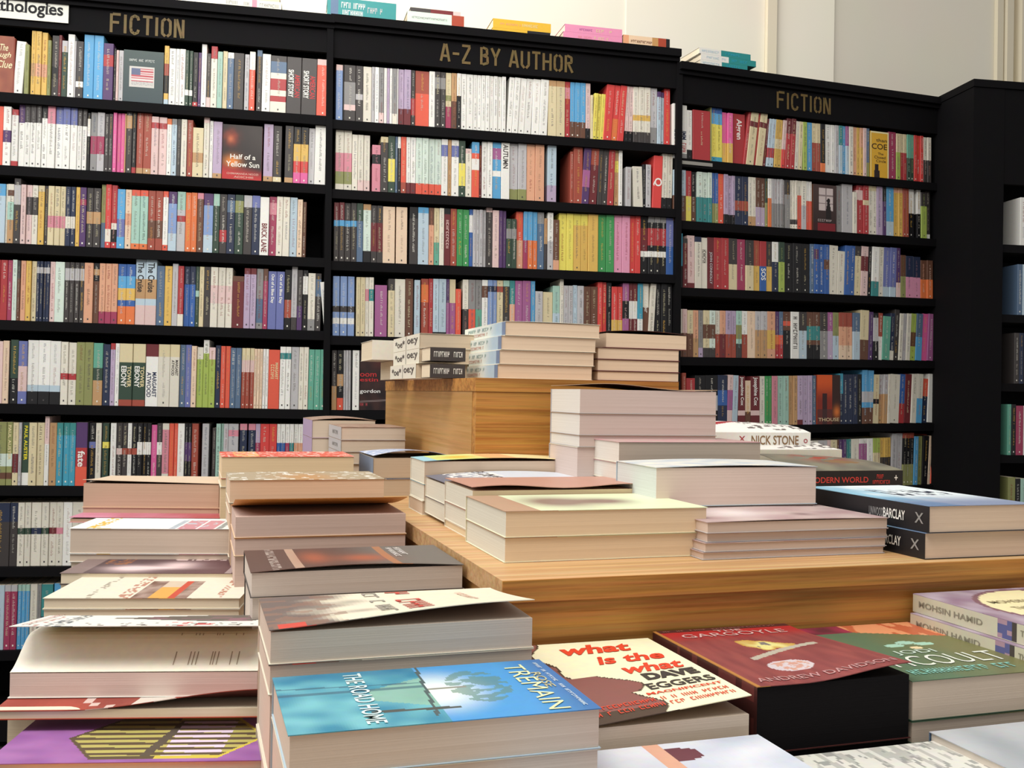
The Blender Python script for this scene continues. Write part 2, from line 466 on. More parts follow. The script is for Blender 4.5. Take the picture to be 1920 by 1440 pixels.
# ------------------------------------------------------------------ the books on the shelves
# each row: default picture height of a book; then "right-edge-x code[*n][^height][<lean]"; code: colour[,band colour + start + end in tenths]
ROWS = {
 (BL, 0): (0, 108, """25 _;27 f^105;45 w^100<-3;54 v^95;57 _;66 Y,A57*1^122;77 Y,x57^121;88 Y,x57^120;95 v^106;109 d,k57^117;115 m^117;126 e,L02^107;139 w^120;142 L;156 d,w78^108;175 s^122;193 s^122;212 P,r24^108;217 k^100;222 q^97;231 L^97;307 _;316 Y,f36,k58,C9A^112;329 w^108;336 w^108;347 w^108;361 e,w78*2^106;371 k,r9A^104;377 P^104;387 w^120;395 d,q8A^103;407 i,r02^117;417 a^108;426 c^110;438 z,w01^108;457 d^108;458 _;467 L^107;478 O,w03^113;481 _;491 d,z01^116;507 w^110;537 i,d01,z13,r46,r78^108;565 d^108;594 d^108;618 O,q01^108"""),
 (BL, 1): (0, 112, """5 O;20 w,P46^112;33 w,r01,r9A^108;45 w,P03^120;56 w,d03^121;67 w,d03^121;77 w,d03^121;88 w,k02^118;103 w,p03^121;117 w,S03^122;131 w,S03^121;144 w,S03^121;162 w,d03*2^120;168 k,w14^110;181 G,D47^112;195 L,D47^112;211 d*2^110;233 h*3^113;236 A^112;247 d,A13^121;255 k,r9A^121;268 f,A9A^121;283 f,A9A^120;297 q,r12^110;312 q,r12^110;321 w,o01^108;331 C,G01^108;339 d^108;350 i^108;361 f^108;381 c,A57^94;392 i,q01^116;399 w^109;416 V,A9A^108;494 _;512 V,A9A^109;528 d,c9A^107;534 _;550 d,A9A^108;564 k,Y36,R68,h8A^107;578 k,Y36,R68,h8A^107;590 L^107;611 w^119"""),
 (BL, 2): (0, 112, """9 C,s02;13 i;25 i,u12,a36,A6A;38 d,L14^123;48 q;59 q,d25;70 i,d25;82 Y,c01;89 d;101 c,p57^112;112 c,p57^112;122 c,p57^112;132 n,i57^112;141 n,i57^112;149 Y;161 P,D23;174 d,A46;188 d,A46;197 v,z6A^120;208 R,i79^120;219 r,i67,k79^119;234 s,S58;246 J,x46;262 a,O01,o9A;277 a,O01,o9A;291 f,u58;305 f,u58;315 w,O01,O9A;331 E,P02,C7A;347 L,a03,r45^113;358 o;369 o;381 u,p01;399 E,P02,C7A^112;411 e,a02;425 d,r68;440 n,z13;456 e,v13;472 d,L02;487 n,S02;504 w^110;518 D,p13;530 i;543 i;557 C;567 J^109;574 u^105"""),
 (BL, 3): (0, 113, """13 r*2;22 D;31 M^114;37 d,u3A;47 x;57 Y;67 c;92 n,L12*4;102 q;120 M;157 d,L13*4;174 x^113;185 u,k03,A12;220 x,D8A*3;236 b,s24,Y46,o7A;253 b,s24,Y46,o7A;272 C,A36,q7A^123;293 C,A36,q7A^123;308 z^112;322 Y^112;333 L^117;344 r,i8A;355 b,n03^113;366 b,n03^113;373 e,a45;382 c;394 d;408 i,q36;422 i,q36;435 i,q36;457 m,u01^98;469 V,m01;480 V,m01;493 G,z59;502 D,u02;518 S^109;533 S^109;546 k,f58;557 L,d8A^119;567 d,P6A;577 k,w14;591 i,G8A^108;602 d,z14^108;604 _;613 w^92<6"""),
 (BL, 4): (0, 117, """4 q;16 J^118;18 k;33 e,k6A^120;50 S,q48^118;71 w,C78,k8A^120;93 w,C78,k8A^120;113 w,C78,k8A^119;127 i,r56^118;142 i,r56^117;158 v^118;174 v^118;192 e,T04,A6A^117;206 n^115;215 V,r01;223 w;248 e,c03,f9A^117;272 e,c03,f9A^117;296 w,m02^117;318 i,c02;336 i,c02;347 z^117;358 S^117;368 J^115;380 l,i02^113;391 l,w02^127;403 l,q02^113;413 n;431 O*2^116;452 z*2^113;476 f,c02,q24*3^113;492 J*3^112;503 w*2^112;524 O^111;535 w,t12;545 w,t12;560 L;578 i*2;611 T*3^113"""),
 (BL, 5): (0, 118, """11 v,M57,u89^119;22 v,M57,u89^119;33 c,m58;39 L;53 e,w8A;68 c;82 c;91 w,q04^130;105 A;117 B,t02;129 B,t02;141 B,t02;163 O,P04,r47^119;165 k;178 k,S34;189 i;191 k;203 e,y34;206 _;217 w;228 d,q45;238 d,f45;246 w,f45;256 k,f45;266 k,w35;274 k,w35;282 k,w35;293 h^115;303 d,w35;316 i,p18;325 O;332 O;345 w;358 k,P36*2;371 f;378 _;391 L;397 _;404 d^110;413 a;418 a;427 L;446 L,p12;448 _;462 n,p01;464 _;478 n,p01;487 D,V03;504 R;518 R;525 w,b35;534 w,b35;542 w,D35;550 w,t35;558 w,x35;567 w,x35;575 w,D35;583 w,p35;592 w,D35"""),
 (BL, 6): (0, 119, """17 d,n03;32 d,n03;45 i,e45;57 i,e45;76 i,n45;90 i,e45;104 i,m45;117 i,p45;134 w;160 i"""),
 (BL, 7): (0, 121, """7 C;19 D,L01;31 D,L01;54 s,a01*3;68 i;76 G;98 t,n58"""),
 (BM, 0): (0, 106, """630 _;643 E,q01;645 k;667 d,G37,q78;681 d,L56;697 i;703 L;711 w;720 G,q8A;726 w;731 V;736 w;745 G,i8A;747 w;758 V,m7A;771 V,m7A;779 d,r58;805 f,O4A;816 w;826 d,G13;836 d,G13;847 c,v45,D6A;857 A,u5A;865 k,w04;875 w;888 w;949 w*8;953 _;963 w<-3;974 w<-3;986 w<-3;999 w<-3;1013 w<-2;1028 w<-2;1044 c,A01;1060 c,A01;1070 r,p13;1079 s,u7A;1089 s,u7A;1099 s,u7A;1108 q,k8A;1113 c^84;1135 y*3^88<-3;1150 R<-4;1161 R,o6A<-4;1173 R<-4;1180 q,k8A<-2;1188 q,k8A<-2;1198 i,Y56,d8A;1209 i,Y56,d8A;1220 i,Y56,d8A;1233 L,G7A;1247 C,P01*2^100;1258 R^108"""),
 (BM, 1): (0, 107, """629 _;645 i,p47,v79^117;660 i,p47,v79^117;671 i^106;682 i,q8A^106;694 i,q8A^106;698 _;714 p,k24^89;728 d,c01^105;741 e,y48;746 z;752 k,w02;762 O,f8A;770 w,m8A;780 w,m8A;792 M,O8A;804 M,O8A;816 M,O8A;828 M,O8A;840 w,S13;847 A;861 w,S13;873 e,y48^106;885 i,q01^92;899 O,s02,w35^105;904 m^100;914 w;924 w;940 s,N13,w56;956 w;972 L,v8A;988 L,v8A;1004 x;1021 x;1027 _;1044 C,V7A;1070 _;1076 f^98;1093 f;1107 P,N47<-3;1122 m,f03<-3;1131 d<-2;1141 d<-2;1153 r<-2;1161 A,y24;1168 w;1174 _;1184 L^75;1188 _;1206 i^77<2;1212 k^82;1222 L^82;1225 _;1242 R^99<-2;1252 i,k8A<-1;1262 i,k8A<-1"""),
 (BM, 2): (0, 108, """626 _;636 d,m03,s34^111;646 d,m03,s34^111;658 d,s34^111;669 d,s34^111;681 z,e03^111;696 M,A01,k8A^110;707 d,m38;718 d,m38;741 J^107;743 _;764 J^107;768 _;784 d,r01,k02;804 C,s01;814 x,u03;824 c,T6A;833 i;845 m,k01;857 f;868 g^107;880 g^107;887 b,w14;899 L*2;912 L*2;924 d,q01^116;936 q;950 P*2;969 e,G24*2^93;982 O,x5A;990 s,D5A;999 s,o5A;1008 s,o5A;1021 z,G02;1027 A,d5A^97;1038 w,L5A;1049 u,x8A^95;1063 y;1076 y;1090 Y,y02;1103 Y,y02;1122 Y;1137 g;1152 g;1167 H;1182 H;1192 R;1202 R;1216 k,m26,w67;1228 k,G01,r25,w67;1239 k,G01,r25,w67;1250 k,G01,r25,w67;1264 S,b5A^107"""),
 (BM, 3): (0, 111, """624 _;637 E,d56,w78^112;638 _;651 E,d56,w78^112;652 _;665 E,d56,w78^112;668 _;676 c;685 c;692 i,p24;701 i,t24;703 _;726 N^97;728 _;740 c,d02^109;760 i^109;775 u^110;777 _;788 C^108;790 _;804 f,o14;812 r;823 C,k9A;837 C,k9A;843 P,N4A;855 N,c04;865 O^93;868 _;879 i,d5A;892 G,O5A;904 G,T5A;915 w,u13;924 E,n12;932 E,n12;944 c,f12;956 d,a01;966 t,x4A;980 N;995 N;1004 s;1018 L,d7A^92;1037 c,x7A^91;1050 a,C5A^103;1057 i^120;1066 L^104;1075 L^104;1083 C^105;1095 L^104;1108 u^103;1121 u^103;1130 R^112;1138 R^112;1147 k;1158 R,Y6A^104;1168 R,Y6A^104;1180 N,k36;1187 m,w36;1196 m,w36;1206 B,w6A;1218 u,i04;1229 i<-3;1240 k;1251 k;1262 k"""),
 (BM, 4): (0, 112, """622 _;632 d,A6A;644 k,A46,O8A;658 L*3;661 k;674 w"""),
 (BR, 0): (0, 92, """1263 _;1277 w,G9A^103;1289 w,G9A^101;1299 w,k8A^93;1300 _;1333 r^95;1335 v^103;1345 y,b03,s13,B9A^103;1356 y,b03,s13,B9A^102;1365 h,Y6A^96;1375 h,Y6A^95;1400 r^96;1405 r^103<-7;1419 c,m23^104<-7;1423 r^104<-7;1436 c,m23^104<-7;1441 m<-7;1447 C,r68<-5;1454 C,r68<-5;1460 Y,c46<-3;1468 Y,c46<-3;1475 q,R6A<-4;1484 r,m03^96<-3;1492 r,m03^96<-3;1499 i<-3;1506 c<-2;1514 l;1524 s;1532 c,f4A;1540 c,f4A;1549 k,o8A;1560 w;1567 w;1574 L;1581 t,C4A;1587 s;1593 N,C4A;1601 i;1608 x;1614 Y;1620 x,Y4A;1626 q;1632 z,v7A;1668 _;1682 D^90;1690 c,l4A^88;1702 c,r4A*2^88;1715 T,e5A*2^88;1733 R*3^88;1747 i,d5A*2^86"""),
 (BR, 1): (0, 92, """1264 _;1275 C,u5A^96;1287 C,u5A^96;1297 r,y5A^95;1308 k,u5A^95;1318 M,t5A^95;1328 M,t5A^95;1336 M,t5A^95;1348 b,v6A*2^95;1358 O^94;1366 V,k8A^94;1373 V,k8A;1379 V,k8A;1392 n,f57;1404 n,f57;1418 i,A8A*2;1436 u,V6A*2;1441 e,v5A;1448 w,o4A;1474 L,G5A*5;1483 d,G3A;1496 i,d89*3;1504 i,O3A;1513 i,L5A;1524 w,O4A*2;1570 _;1580 G^88;1600 L^92;1608 i^78;1620 r,q13;1630 r,c34;1645 i,c01*2;1656 V;1663 P,k03;1677 s,C7A;1694 Y,x01*2;1705 f*2;1716 k,w05;1721 _;1728 k,w05;1739 l,d03^87;1747 d,w9A"""),
 (BR, 2): (0, 93, """1271 _;1281 k,B06^102;1290 m,d01^93;1304 q,m9A^99;1316 i,n01^97;1328 i^96;1340 m^97;1354 r^97;1368 r^97;1384 c,d05^97;1399 D^96;1414 c,d05^95;1426 Y,f05^95;1438 b,r05^94;1449 Y,d05^94;1461 n,w04^94;1472 l,e04^94;1487 k;1503 k;1520 k;1527 z;1536 b,P13;1547 b;1556 b,u35;1572 i^92<-2;1585 i^82<-2;1595 b<-2;1604 b<-2;1616 c,d02<-2;1629 q,m25<-2;1636 k<-2;1649 w,t7A<-2;1658 i<-2;1670 S,C8A<-2;1682 S,C8A<-2;1690 P,q7A;1700 v,u05^80;1714 H,n05^79;1728 H,n05^78;1750 o,u05*2^72"""),
 (BR, 3): (0, 88, """1272 _;1281 i,u5A^90;1290 q,u5A^90;1301 c,u5A;1311 x,A6A;1320 G,V8A;1331 c,u36,d8A;1342 M,u36,d8A;1352 i,f5A;1362 x,m5A;1372 V,f5A;1382 V,f5A;1392 a,v36,d7A;1403 w,f5A;1418 J;1429 L,A4A;1440 L,A4A;1455 x,Y48;1463 P,o5A,r7A;1470 z,O5A,r7A;1484 u,O23,k4A;1499 w^88;1514 d,C4A;1526 u,t36,k7A;1539 u,t36,k7A;1553 d,G4A;1563 N,V4A;1574 v,C5A;1588 x,f03,J7A;1601 x,f03,J7A;1614 z,C4A;1630 c,u6A^93<-2;1638 P^90<-2;1648 k,L16;1656 f,w5A<-2;1670 T^82<-3;1678 n,i8A<-3;1687 d^95<-3;1694 i^88<-3;1701 L^88<-3;1709 i^88<-3;1719 l,u47^88<-3;1731 z,s5A^88<-3;1741 h^88<-3;1752 N^88<-3;1762 D^86<-3"""),
 (BR, 4): (0, 92, """1282 _;1290 f^100;1306 r^90;1326 k,Y47^95;1349 k,L47^95;1367 n,b36^95;1377 q,N37^95<-2;1387 C^94<-2;1400 m,q78^93;1411 u,J07^84;1428 m,q78^92;1438 i^92;1450 g*2;1461 p;1472 a;1482 a;1498 A*2;1508 V,m9A;1518 V;1526 V;1534 z;1577 _;1585 B,n4A^95;1594 n^93;1603 n^93;1612 n^93;1620 k^93;1630 s,L46,u7A^101;1641 s,L46,u7A^100<-2;1652 c,k56<-2;1668 L,A4A*2<-2;1673 i<-2;1690 i<-3;1700 b,r6A<-3;1712 m<-3;1722 i<-3;1733 i,s5A<-3;1743 n,O04^83<-3;1764 w^91<-3"""),
 (BR, 5): (0, 91, """1520 _;1528 p;1544 i;1562 L;1568 q;1580 c;1584 u;1597 P*2;1607 t*2;1621 i;1636 w,N17*2;1647 w;1660 c,l03,A6A*2;1682 Y,d46,f6A*3;1692 L^98<-2;1703 L^98<-2;1724 k,f01,v6A*3^98<-2;1732 s<-2;1741 v<-2;1752 k<-3;1757 J<-4;1774 O^92<-4"""),
}
# lettering that can be read on spines: (bay, row, x) -> (text, colour, bold)
SPINE_TEXT = {
 ('left', 0, 551): [('SHORT STORY', 'w', .3, .3, .78, .36), ('AMERICAN', 'r', .72, .3, .7, .36)],
 ('left', 0, 580): [('SHORT STORY', 'w', .3, .3, .78, .36), ('AMERICAN', 'r', .72, .3, .7, .36)],
 ('left', 2, 495): [('BRICK LANE', 'm', .5, .06, .55, .6)],
 ('left', 3, 510): [('Out of a Blue Day', 'w', .5, .45, .95, .45)],
 ('left', 3, 526): [('Out of a Blue Day', 'w', .5, .45, .95, .45)],
 ('left', 3, 262): [('The Cruise', 'k', .5, .5, .95, .6)],
 ('left', 3, 283): [('The Cruise', 'k', .5, .5, .95, .6)],
 ('left', 5, 5): [('PAUL AUSTER', 'c', .5, .4, .95, .5)],
 ('left', 5, 17): [('PAUL AUSTER', 'c', .5, .4, .95, .5)],
 ('left', 5, 46): [('PAUL AUSTER', 'y', .5, .4, .95, .45)],
 ('left', 5, 152): [('fate', 'w', .5, .3, .55, .6)],
 ('left', 4, 236): [('EBONY', 'w', .35, .3, .64, .4), ('TOWER', 'c', .75, .3, .64, .3)],
 ('left', 4, 260): [('EBONY', 'w', .35, .3, .64, .4), ('TOWER', 'c', .75, .3, .64, .3)],
 ('left', 4, 284): [('ATWOOD', 'n', .28, .15, .55, .34), ('MARGARET', 'n', .7, .15, .55, .34)],
 ('left', 4, 327): [('ATWOOD', 'd', .3, .5, .75, .3), ('MARGARET', 'd', .7, .5, .75, .3)],
 ('left', 4, 514): [('~6', 'c', .35, .5, .75, .3), ('MARGARET', 'c', .72, .5, .78, .26)],
 ('middle', 1, 948): [('AUTUMN', 'd', .5, .55, .97, .6)],
 ('middle', 2, 839): [('~12', 'q', .5, .2, .8, .4)],
 ('middle', 3, 1212): [('~9', 'w', .5, .5, .95, .4)],
 ('right', 0, 1388): [('Algren', 'w', .5, .5, .9, .5)],
 ('right', 0, 1270): [('IMM', 'n', .5, .36, .52, .7), ('~4', 'r', .5, .12, .3, .7)],
 ('right', 0, 1283): [('IMM', 'n', .5, .36, .52, .7), ('~4', 'r', .5, .12, .3, .7)],
 ('right', 2, 1334): [('JOHN CONNOLLY', 'L', .5, .1, .72, .5)],
 ('right', 2, 1432): [('SOS', 'w', .5, .22, .46, .7)],
 ('right', 2, 1322): [('~9', 'd', .5, .5, .8, .6)],
 ('right', 3, 1492): [('~10', 'd', .5, .2, .9, .5)],
 ('middle', 1, 1233): [('Q', 'w', .5, .42, .58, .95)],
 ('right', 4, 1394): [('Josephine Cox', 'w', .5, .4, .98, .55)],
 ('right', 4, 1420): [('Josephine Cox', 'w', .5, .4, .98, .55)],
}
BRT = {'k', 'd', 'm', 'n', 'e', 'P', 'u', 'r', 'R', 'O', 'f', 'g', 'b', 'S', 'z', 't', 'T', 'B', 'D', 'N', 'h', 'o', 'E', 's'}
rnd = random.Random(7)


def jit(c, r, a=.05):
    k = 1 + r.uniform(-a, a)
    return tuple(max(0, min(1, q * k)) for q in c)


def mute(c):
    g = .3 * c[0] + .6 * c[1] + .1 * c[2]
    return tuple(.93 * (q + (g - q) * .16) for q in c)


def parse(tok):
    xr, spec = tok.strip().split(' ')
    lean = 0.0; h = None; n = 1
    if '<' in spec: spec, t = spec.split('<'); lean = float(t)
    if '^' in spec: spec, t = spec.split('^'); h = float(t)
    if '*' in spec: spec, t = spec.split('*'); n = int(t)
    parts = spec.split(',')
    bands = [(q[0], int(q[1], 16) / 10, int(q[2], 16) / 10) for q in parts[1:]]
    return float(xr), parts[0], bands, n, h, lean


BOOKD = .126


def spine_mesh(mb, w, h, code, bands, r, texts, ox=0, oz=0, M=None):
    """a paperback standing upright, spine towards -y; local x width, y depth, z up"""
    base = mute(jit(lin(PAL[code][0]), r))
    T = (lambda p: p) if M is None else (lambda p: tuple(M @ Vector(p)))
    st = len(mb.v)
    g = .0004
    x0, x1 = g, w - g
    bv = min(.0012, w * .15)
    cuts = sorted({0.0, 1.0} | {1 - b[1] for b in bands} | {1 - min(b[2], 1) for b in bands})
    bc = [(mute(jit(lin(PAL[b[0]][0]), r)), b[1], b[2]) for b in bands]

    def colat(zf):
        c = base
        for (cc, a, e) in bc:
            if a <= 1 - zf <= e: c = cc
        return c
    zs = []
    for a, b in zip(cuts[:-1], cuts[1:]):
        if b - a > 1e-4:
            zs.append((a * h, b * h, colat((a + b) / 2)))
    for (a, b, c) in zs:
        mb.quad((x0 + bv, 0, a), (x1 - bv, 0, a), (x1 - bv, 0, b), (x0 + bv, 0, b), c)
        mb.quad((x0, bv, a), (x0 + bv, 0, a), (x0 + bv, 0, b), (x0, bv, b), c)
        mb.quad((x1 - bv, 0, a), (x1, bv, a), (x1, bv, b), (x1 - bv, 0, b), c)
        mb.quad((x0, BOOKD, a), (x0, bv, a), (x0, bv, b), (x0, BOOKD, b), c)
        mb.quad((x1, bv, a), (x1, BOOKD, a), (x1, BOOKD, b), (x1, bv, b), c)
    pg = lin('e4d8c0')
    ct = .0007
    tp = h
    cb = zs[-1][2]
    mb.poly([(x0 + bv, 0, tp), (x1 - bv, 0, tp), (x1, bv, tp), (x0, bv, tp)], cb)
    mb.quad((x0, bv, tp), (x0 + ct, bv, tp), (x0 + ct, BOOKD, tp), (x0, BOOKD, tp), cb)
    mb.quad((x1 - ct, bv, tp), (x1, bv, tp), (x1, BOOKD, tp), (x1 - ct, BOOKD, tp), cb)
    mb.quad((x0 + ct, bv, tp - .0004), (x1 - ct, bv, tp - .0004), (x1 - ct, BOOKD, tp - .0004), (x0 + ct, BOOKD, tp - .0004), pg, 1)
    mb.quad((x1, BOOKD, 0), (x0, BOOKD, 0), (x0, BOOKD, tp), (x1, BOOKD, tp), pg, 1)
    mb.quad((x0, bv, 0), (x0, BOOKD, 0), (x1, BOOKD, 0), (x1, bv, 0), pg, 1)
    mb.poly([(x0, bv, 0), (x1, bv, 0), (x1 - bv, 0, 0), (x0 + bv, 0, 0)], zs[0][2])
    e = -.00035
    if texts:
        for (s, cc, cx, a, b, sz) in texts:
            ln = (b - a) * h; th = sz * w
            add_text(mb, s, ln, th, lambda p, q, cx=cx, th=th, b=b: (cx * w - th / 2 + q, e, b * h - p), lin(PAL[cc][0]), 0, .02)
    else:
        # printed title and author: small letter-like marks running down the spine
        fw = x1 - x0 - 2 * bv
        if fw > .003:
            dark = code in BRT
            pool = ['e6e2d6', 'd9cfa8', 'e6e2d6', 'cfc6b8', 'dcae50'] if dark else ['3a3536', '55504e', '8a2f30', '3d4a66', '6a6257']
            runs = r.choice([[(.06, .42), (.5, .82)], [(.05, .3), (.36, .84)], [(.1, .55), (.62, .86)], [(.12, .8)], [(.05, .36), (.42, .72)]])
            for (a, b) in runs:
                tc = lin(r.choice(pool))
                mxk = r.uniform(.15, .6)
                tc = tuple(q * (1 - mxk) + base[i] * mxk for i, q in enumerate(tc))
                lh = fw * r.uniform(.26, .46)
                lh = min(lh, .0065)
                z = h * (1 - a)
                xc = w / 2 + r.uniform(-.06, .06) * fw
                step = max(lh * .66, .0019)
                while z > h * (1 - b) + step:
                    if r.random() < .13:
                        z -= step * .8; continue
                    k = r.random()
                    mb.quad((xc - lh / 2, e, z - step * .34), (xc + lh / 2 * (1 if k > .35 else .3), e, z - step * .34), (xc + lh / 2 * (1 if k > .35 else .3), e, z), (xc - lh / 2, e, z), tc)
                    if k > .5:
                        s2 = -1 if k > .75 else .6
                        mb.quad((xc + s2 * lh / 2, e, z - step * .74), (xc + (s2 + .38) * lh / 2, e, z - step * .74), (xc + (s2 + .38) * lh / 2, e, z - step * .34), (xc + s2 * lh / 2, e, z - step * .34), tc)
                    z -= step
            if r.random() < .7:
                q = min(fw * .3, .004)
                tc = lin('e6e2d6') if dark else lin('4a4546')
                mb.quad((w / 2 - q / 2, e, h * .05), (w / 2 + q / 2, e, h * .05), (w / 2 + q / 2, e, h * .05 + q * 1.3), (w / 2 - q / 2, e, h * .05 + q * 1.3), tc)
    if M is not None:
        for i in range(st, len(mb.v)):
            mb.v[i] = T(mb.v[i])


BOOKS = []   # every shelf book: dict
for (bay, ri), (x_start, hd, body) in ROWS.items():
    hb = bay.rows[ri]
    A = bay.P0 + bay.v * (hb + .09)
    px = float(x_start) if x_start else None
    toks = [parse(t) for t in body.replace('\n', '').split(';')]
    dx = {(BR, 5): -9, (BR, 4): -2}.get((bay, ri), 0)
    toks = [(t[0] + dx, *t[1:]) for t in toks]
    px = -14.0 if bay is BL else None
    idx = 0
    for (xr, code, bands, n, h, lean) in toks:
        if code == '_':
            px = xr
            continue
        if px is None:
            px = xr - 10
        for k in range(n):
            a = px + (xr - px) * k / n; b = px + (xr - px) * (k + 1) / n
            if k == n - 1 and a >= b: continue
            s0, s1 = solve_s(A, bay.u, a), solve_s(A, bay.u, b)
            dep = (A + bay.u * s0).dot(FW)
            hp = (h or hd)
            hm = hp * dep / F
            idx += 1
            BOOKS.append(dict(bay=bay, row=ri, s=s0, w=s1 - s0, h=hm, code=code, bands=bands, lean=lean, n=n, k=k, px=(a + b) / 2, area=(b - a) * hp, idx=idx))
        px = xr

ORD = ['first', 'second', 'third', 'fourth', 'fifth', 'sixth', 'seventh', 'eighth', 'ninth', 'tenth', 'eleventh', 'twelfth']


def ordinal(n):
    if n <= 12: return ORD[n - 1]
    t = {1: 'st', 2: 'nd', 3: 'rd'}.get(n % 10 if n % 100 not in (11, 12, 13) else 0, 'th')
    return f'{n}{t}'


ROWN = ['top', 'second', 'third', 'fourth', 'fifth', 'sixth', 'seventh', 'eighth']


def look(b):
    s = PAL[b['code']][1]
    if b['bands']:
        c, a, e = max(b['bands'], key=lambda q: q[2] - q[1])
        where = 'top' if a < .05 else 'foot' if e > .95 else 'band'
        if PAL[c][1] != s:
            s += f" with {PAL[c][1]} {where}"
    return s


def same(a, b):
    return a['code'] == b['code'] and a['bands'] == b['bands']


# neighbours and runs
byrow = {}
for b in BOOKS:
    byrow.setdefault((b['bay'].name, b['row']), []).append(b)
for key, L in byrow.items():
    i = 0
    while i < len(L):
        j = i
        while j + 1 < len(L) and same(L[j + 1], L[i]): j += 1
        for k in range(i, j + 1):
            L[k]['run'] = (k - i + 1, j - i + 1)
            L[k]['lf'] = PAL[L[i - 1]['code']][1] if i else None
            L[k]['rt'] = PAL[L[j + 1]['code']][1] if j + 1 < len(L) else None
        i = j + 1
for b in BOOKS:
    if b['code'] == 'k' and b['w'] < .009: b['area'] *= .6


def lab_short(b):
    where = f"on the {ROWN[b['row']]} shelf of the {b['bay'].name} bookcase"
    k, n = b['run']
    if n > 1:
        return f"{ordinal(k)} of {n} {look(b)} books {where}"
    return f"{look(b)} paperback {where}"


def lab_mid(b):
    where = f"{ROWN[b['row']]} shelf, {b['bay'].name} bookcase"
    k, n = b['run']
    core = f"{ordinal(k)} of {n} {PAL[b['code']][1]} books" if n > 1 else f"{PAL[b['code']][1]} book"
    if b['lf'] and b['rt']:
        return f"{core} between {b['lf']} and {b['rt']} ones, {where}"
    if b['rt']: return f"{core} left of a {b['rt']} one, {where}"
    if b['lf']: return f"{core} right of a {b['lf']} one, {where}"
    return f"{core}, {where}"


def lab_cnt(b):
    return f"{PAL[b['code']][1]} paperback, {ordinal(b['idx'])} from the left on the {ROWN[b['row']]} shelf, {b['bay'].name} bookcase"


def uniq(fn):
    cnt = {}
    for b in BOOKS: cnt[fn(b)] = cnt.get(fn(b), 0) + 1
    return cnt


c1, c2, c3 = uniq(lab_short), uniq(lab_mid), uniq(lab_cnt)
for b in BOOKS:
    for fn, cn in ((lab_short, c1), (lab_mid, c2), (lab_cnt, c3)):
        t = fn(b)
        if cn[t] == 1 and len(t.split()) <= 16:
            b['label'] = t
            break
    else:
        b['label'] = lab_cnt(b)

N_SINGLE = 196
order = sorted(range(len(BOOKS)), key=lambda i: -BOOKS[i]['area'] - (600 if any((BOOKS[i]['bay'].name, BOOKS[i]['row']) == (q[0], q[1]) and abs(BOOKS[i]['px'] - q[2]) < 6 for q in SPINE_TEXT) else 0))
single = set(order[:N_SINGLE])
rest = MB()
for i, b in enumerate(BOOKS):
    bay = b['bay']
    r = random.Random(i * 7 + 3)
    texts = None
    for (bn, ro, x), t in SPINE_TEXT.items():
        if bn == bay.name and ro == b['row'] and abs(b['px'] - x) < 5:
            texts = t
    le = math.radians(b['lean'])
    # keep the foot of a leaning book on the shelf
    u = bay.u * math.cos(le) + bay.v * math.sin(le) * 1.0
    v = bay.v * math.cos(le) - bay.u * math.sin(le) * 1.0
    lift = max(0.0, -b['w'] * math.sin(le))
    dy = r.uniform(0, .005) + (.004 if r.random() < .1 else 0)
    shift = b['h'] / 2 * math.sin(le)
    P = bay.P0 + bay.u * (b['s'] + shift) + bay.v * (bay.rows[b['row']] + lift) + bay.n * (.001 + dy)
    if i in single:
        mb = MB()
        spine_mesh(mb, b['w'], b['h'], b['code'], b['bands'], r, texts)
        o = mb.build('paperback', [M_COVER, M_PAGES])
        place(o, P, u, v.cross(u), v)
        tag(o, b['label'], 'book', f"books on the {ROWN[b['row']]} shelf of the {bay.name} bookcase")
    else:
        m = Matrix.Identity(4)
        n_ = v.cross(u)
        for q in range(3):
            m[q][0], m[q][1], m[q][2], m[q][3] = u[q], n_[q], v[q], P[q]
        m[2][3] += EYE
        spine_mesh(rest, b['w'], b['h'], b['code'], b['bands'], r, texts, M=m)
# the rows go on past the picture and behind the table
fr = random.Random(42)
KEYS = list('wwiickdddrmgbnzLPsufxqVTY')


def fill(bay, row, s, e):
    hgt = fr.uniform(.185, .2)
    while s < e - .02:
        w_ = fr.choice([.012, .015, .018, .022, .028])
        co = fr.choice(KEYS)
        for _k in range(fr.choice([1, 1, 2, 3])):
            if s + w_ > e: break
            P = bay.P0 + bay.u * s + bay.v * bay.rows[row] + bay.n * (.002 + fr.uniform(0, .004))
            m = Matrix.Identity(4)
            for q in range(3):
                m[q][0], m[q][1], m[q][2], m[q][3] = bay.u[q], bay.n[q], bay.v[q], P[q]
            m[2][3] += EYE
            spine_mesh(rest, w_, min(hgt, .198) + fr.uniform(-.006, .004), co, [], fr, None, M=m)
            s += w_ + .0004
        if fr.random() < .12: hgt = fr.uniform(.178, .2)


for rw in range(8):
    L_ = [b for b in BOOKS if b['bay'] is BL and b['row'] == rw]
    s0_ = min(b['s'] for b in L_)
    fill(BL, rw, BL.s0 + .03, s0_ - (.07 if rw == 0 else .002))
    if rw >= 6:
        fill(BL, rw, max(b['s'] + b['w'] for b in L_) + .002, .94)
fill(BM, 4, solve_s(BM.P0 + BM.v * BM.rows[4], BM.u, 760), 1.17)
for rw in (5, 6, 7): fill(BM, rw, .03, 1.17)
fill(BR, 5, .03, min(b['s'] for b in BOOKS if b['bay'] is BR and b['row'] == 5) - .002)
for rw in (6, 7): fill(BR, rw, .03, 1.15)
o = rest.build('shelved_books', [M_COVER, M_PAGES])
tag(o, 'the many narrower books filling the shelves of the three black bookcases', 'books', kind='stuff')

# ------------------------------------------------------------------ painted fronts
from mathutils import noise as NZ


def nz(x, y, s=1.0):
    return NZ.noise(Vector((x * s, y * s, .37)))


def mixc(a, b, t):
    t = max(0, min(1, t))
    return tuple(a[i] * (1 - t) + b[i] * t for i in range(3))


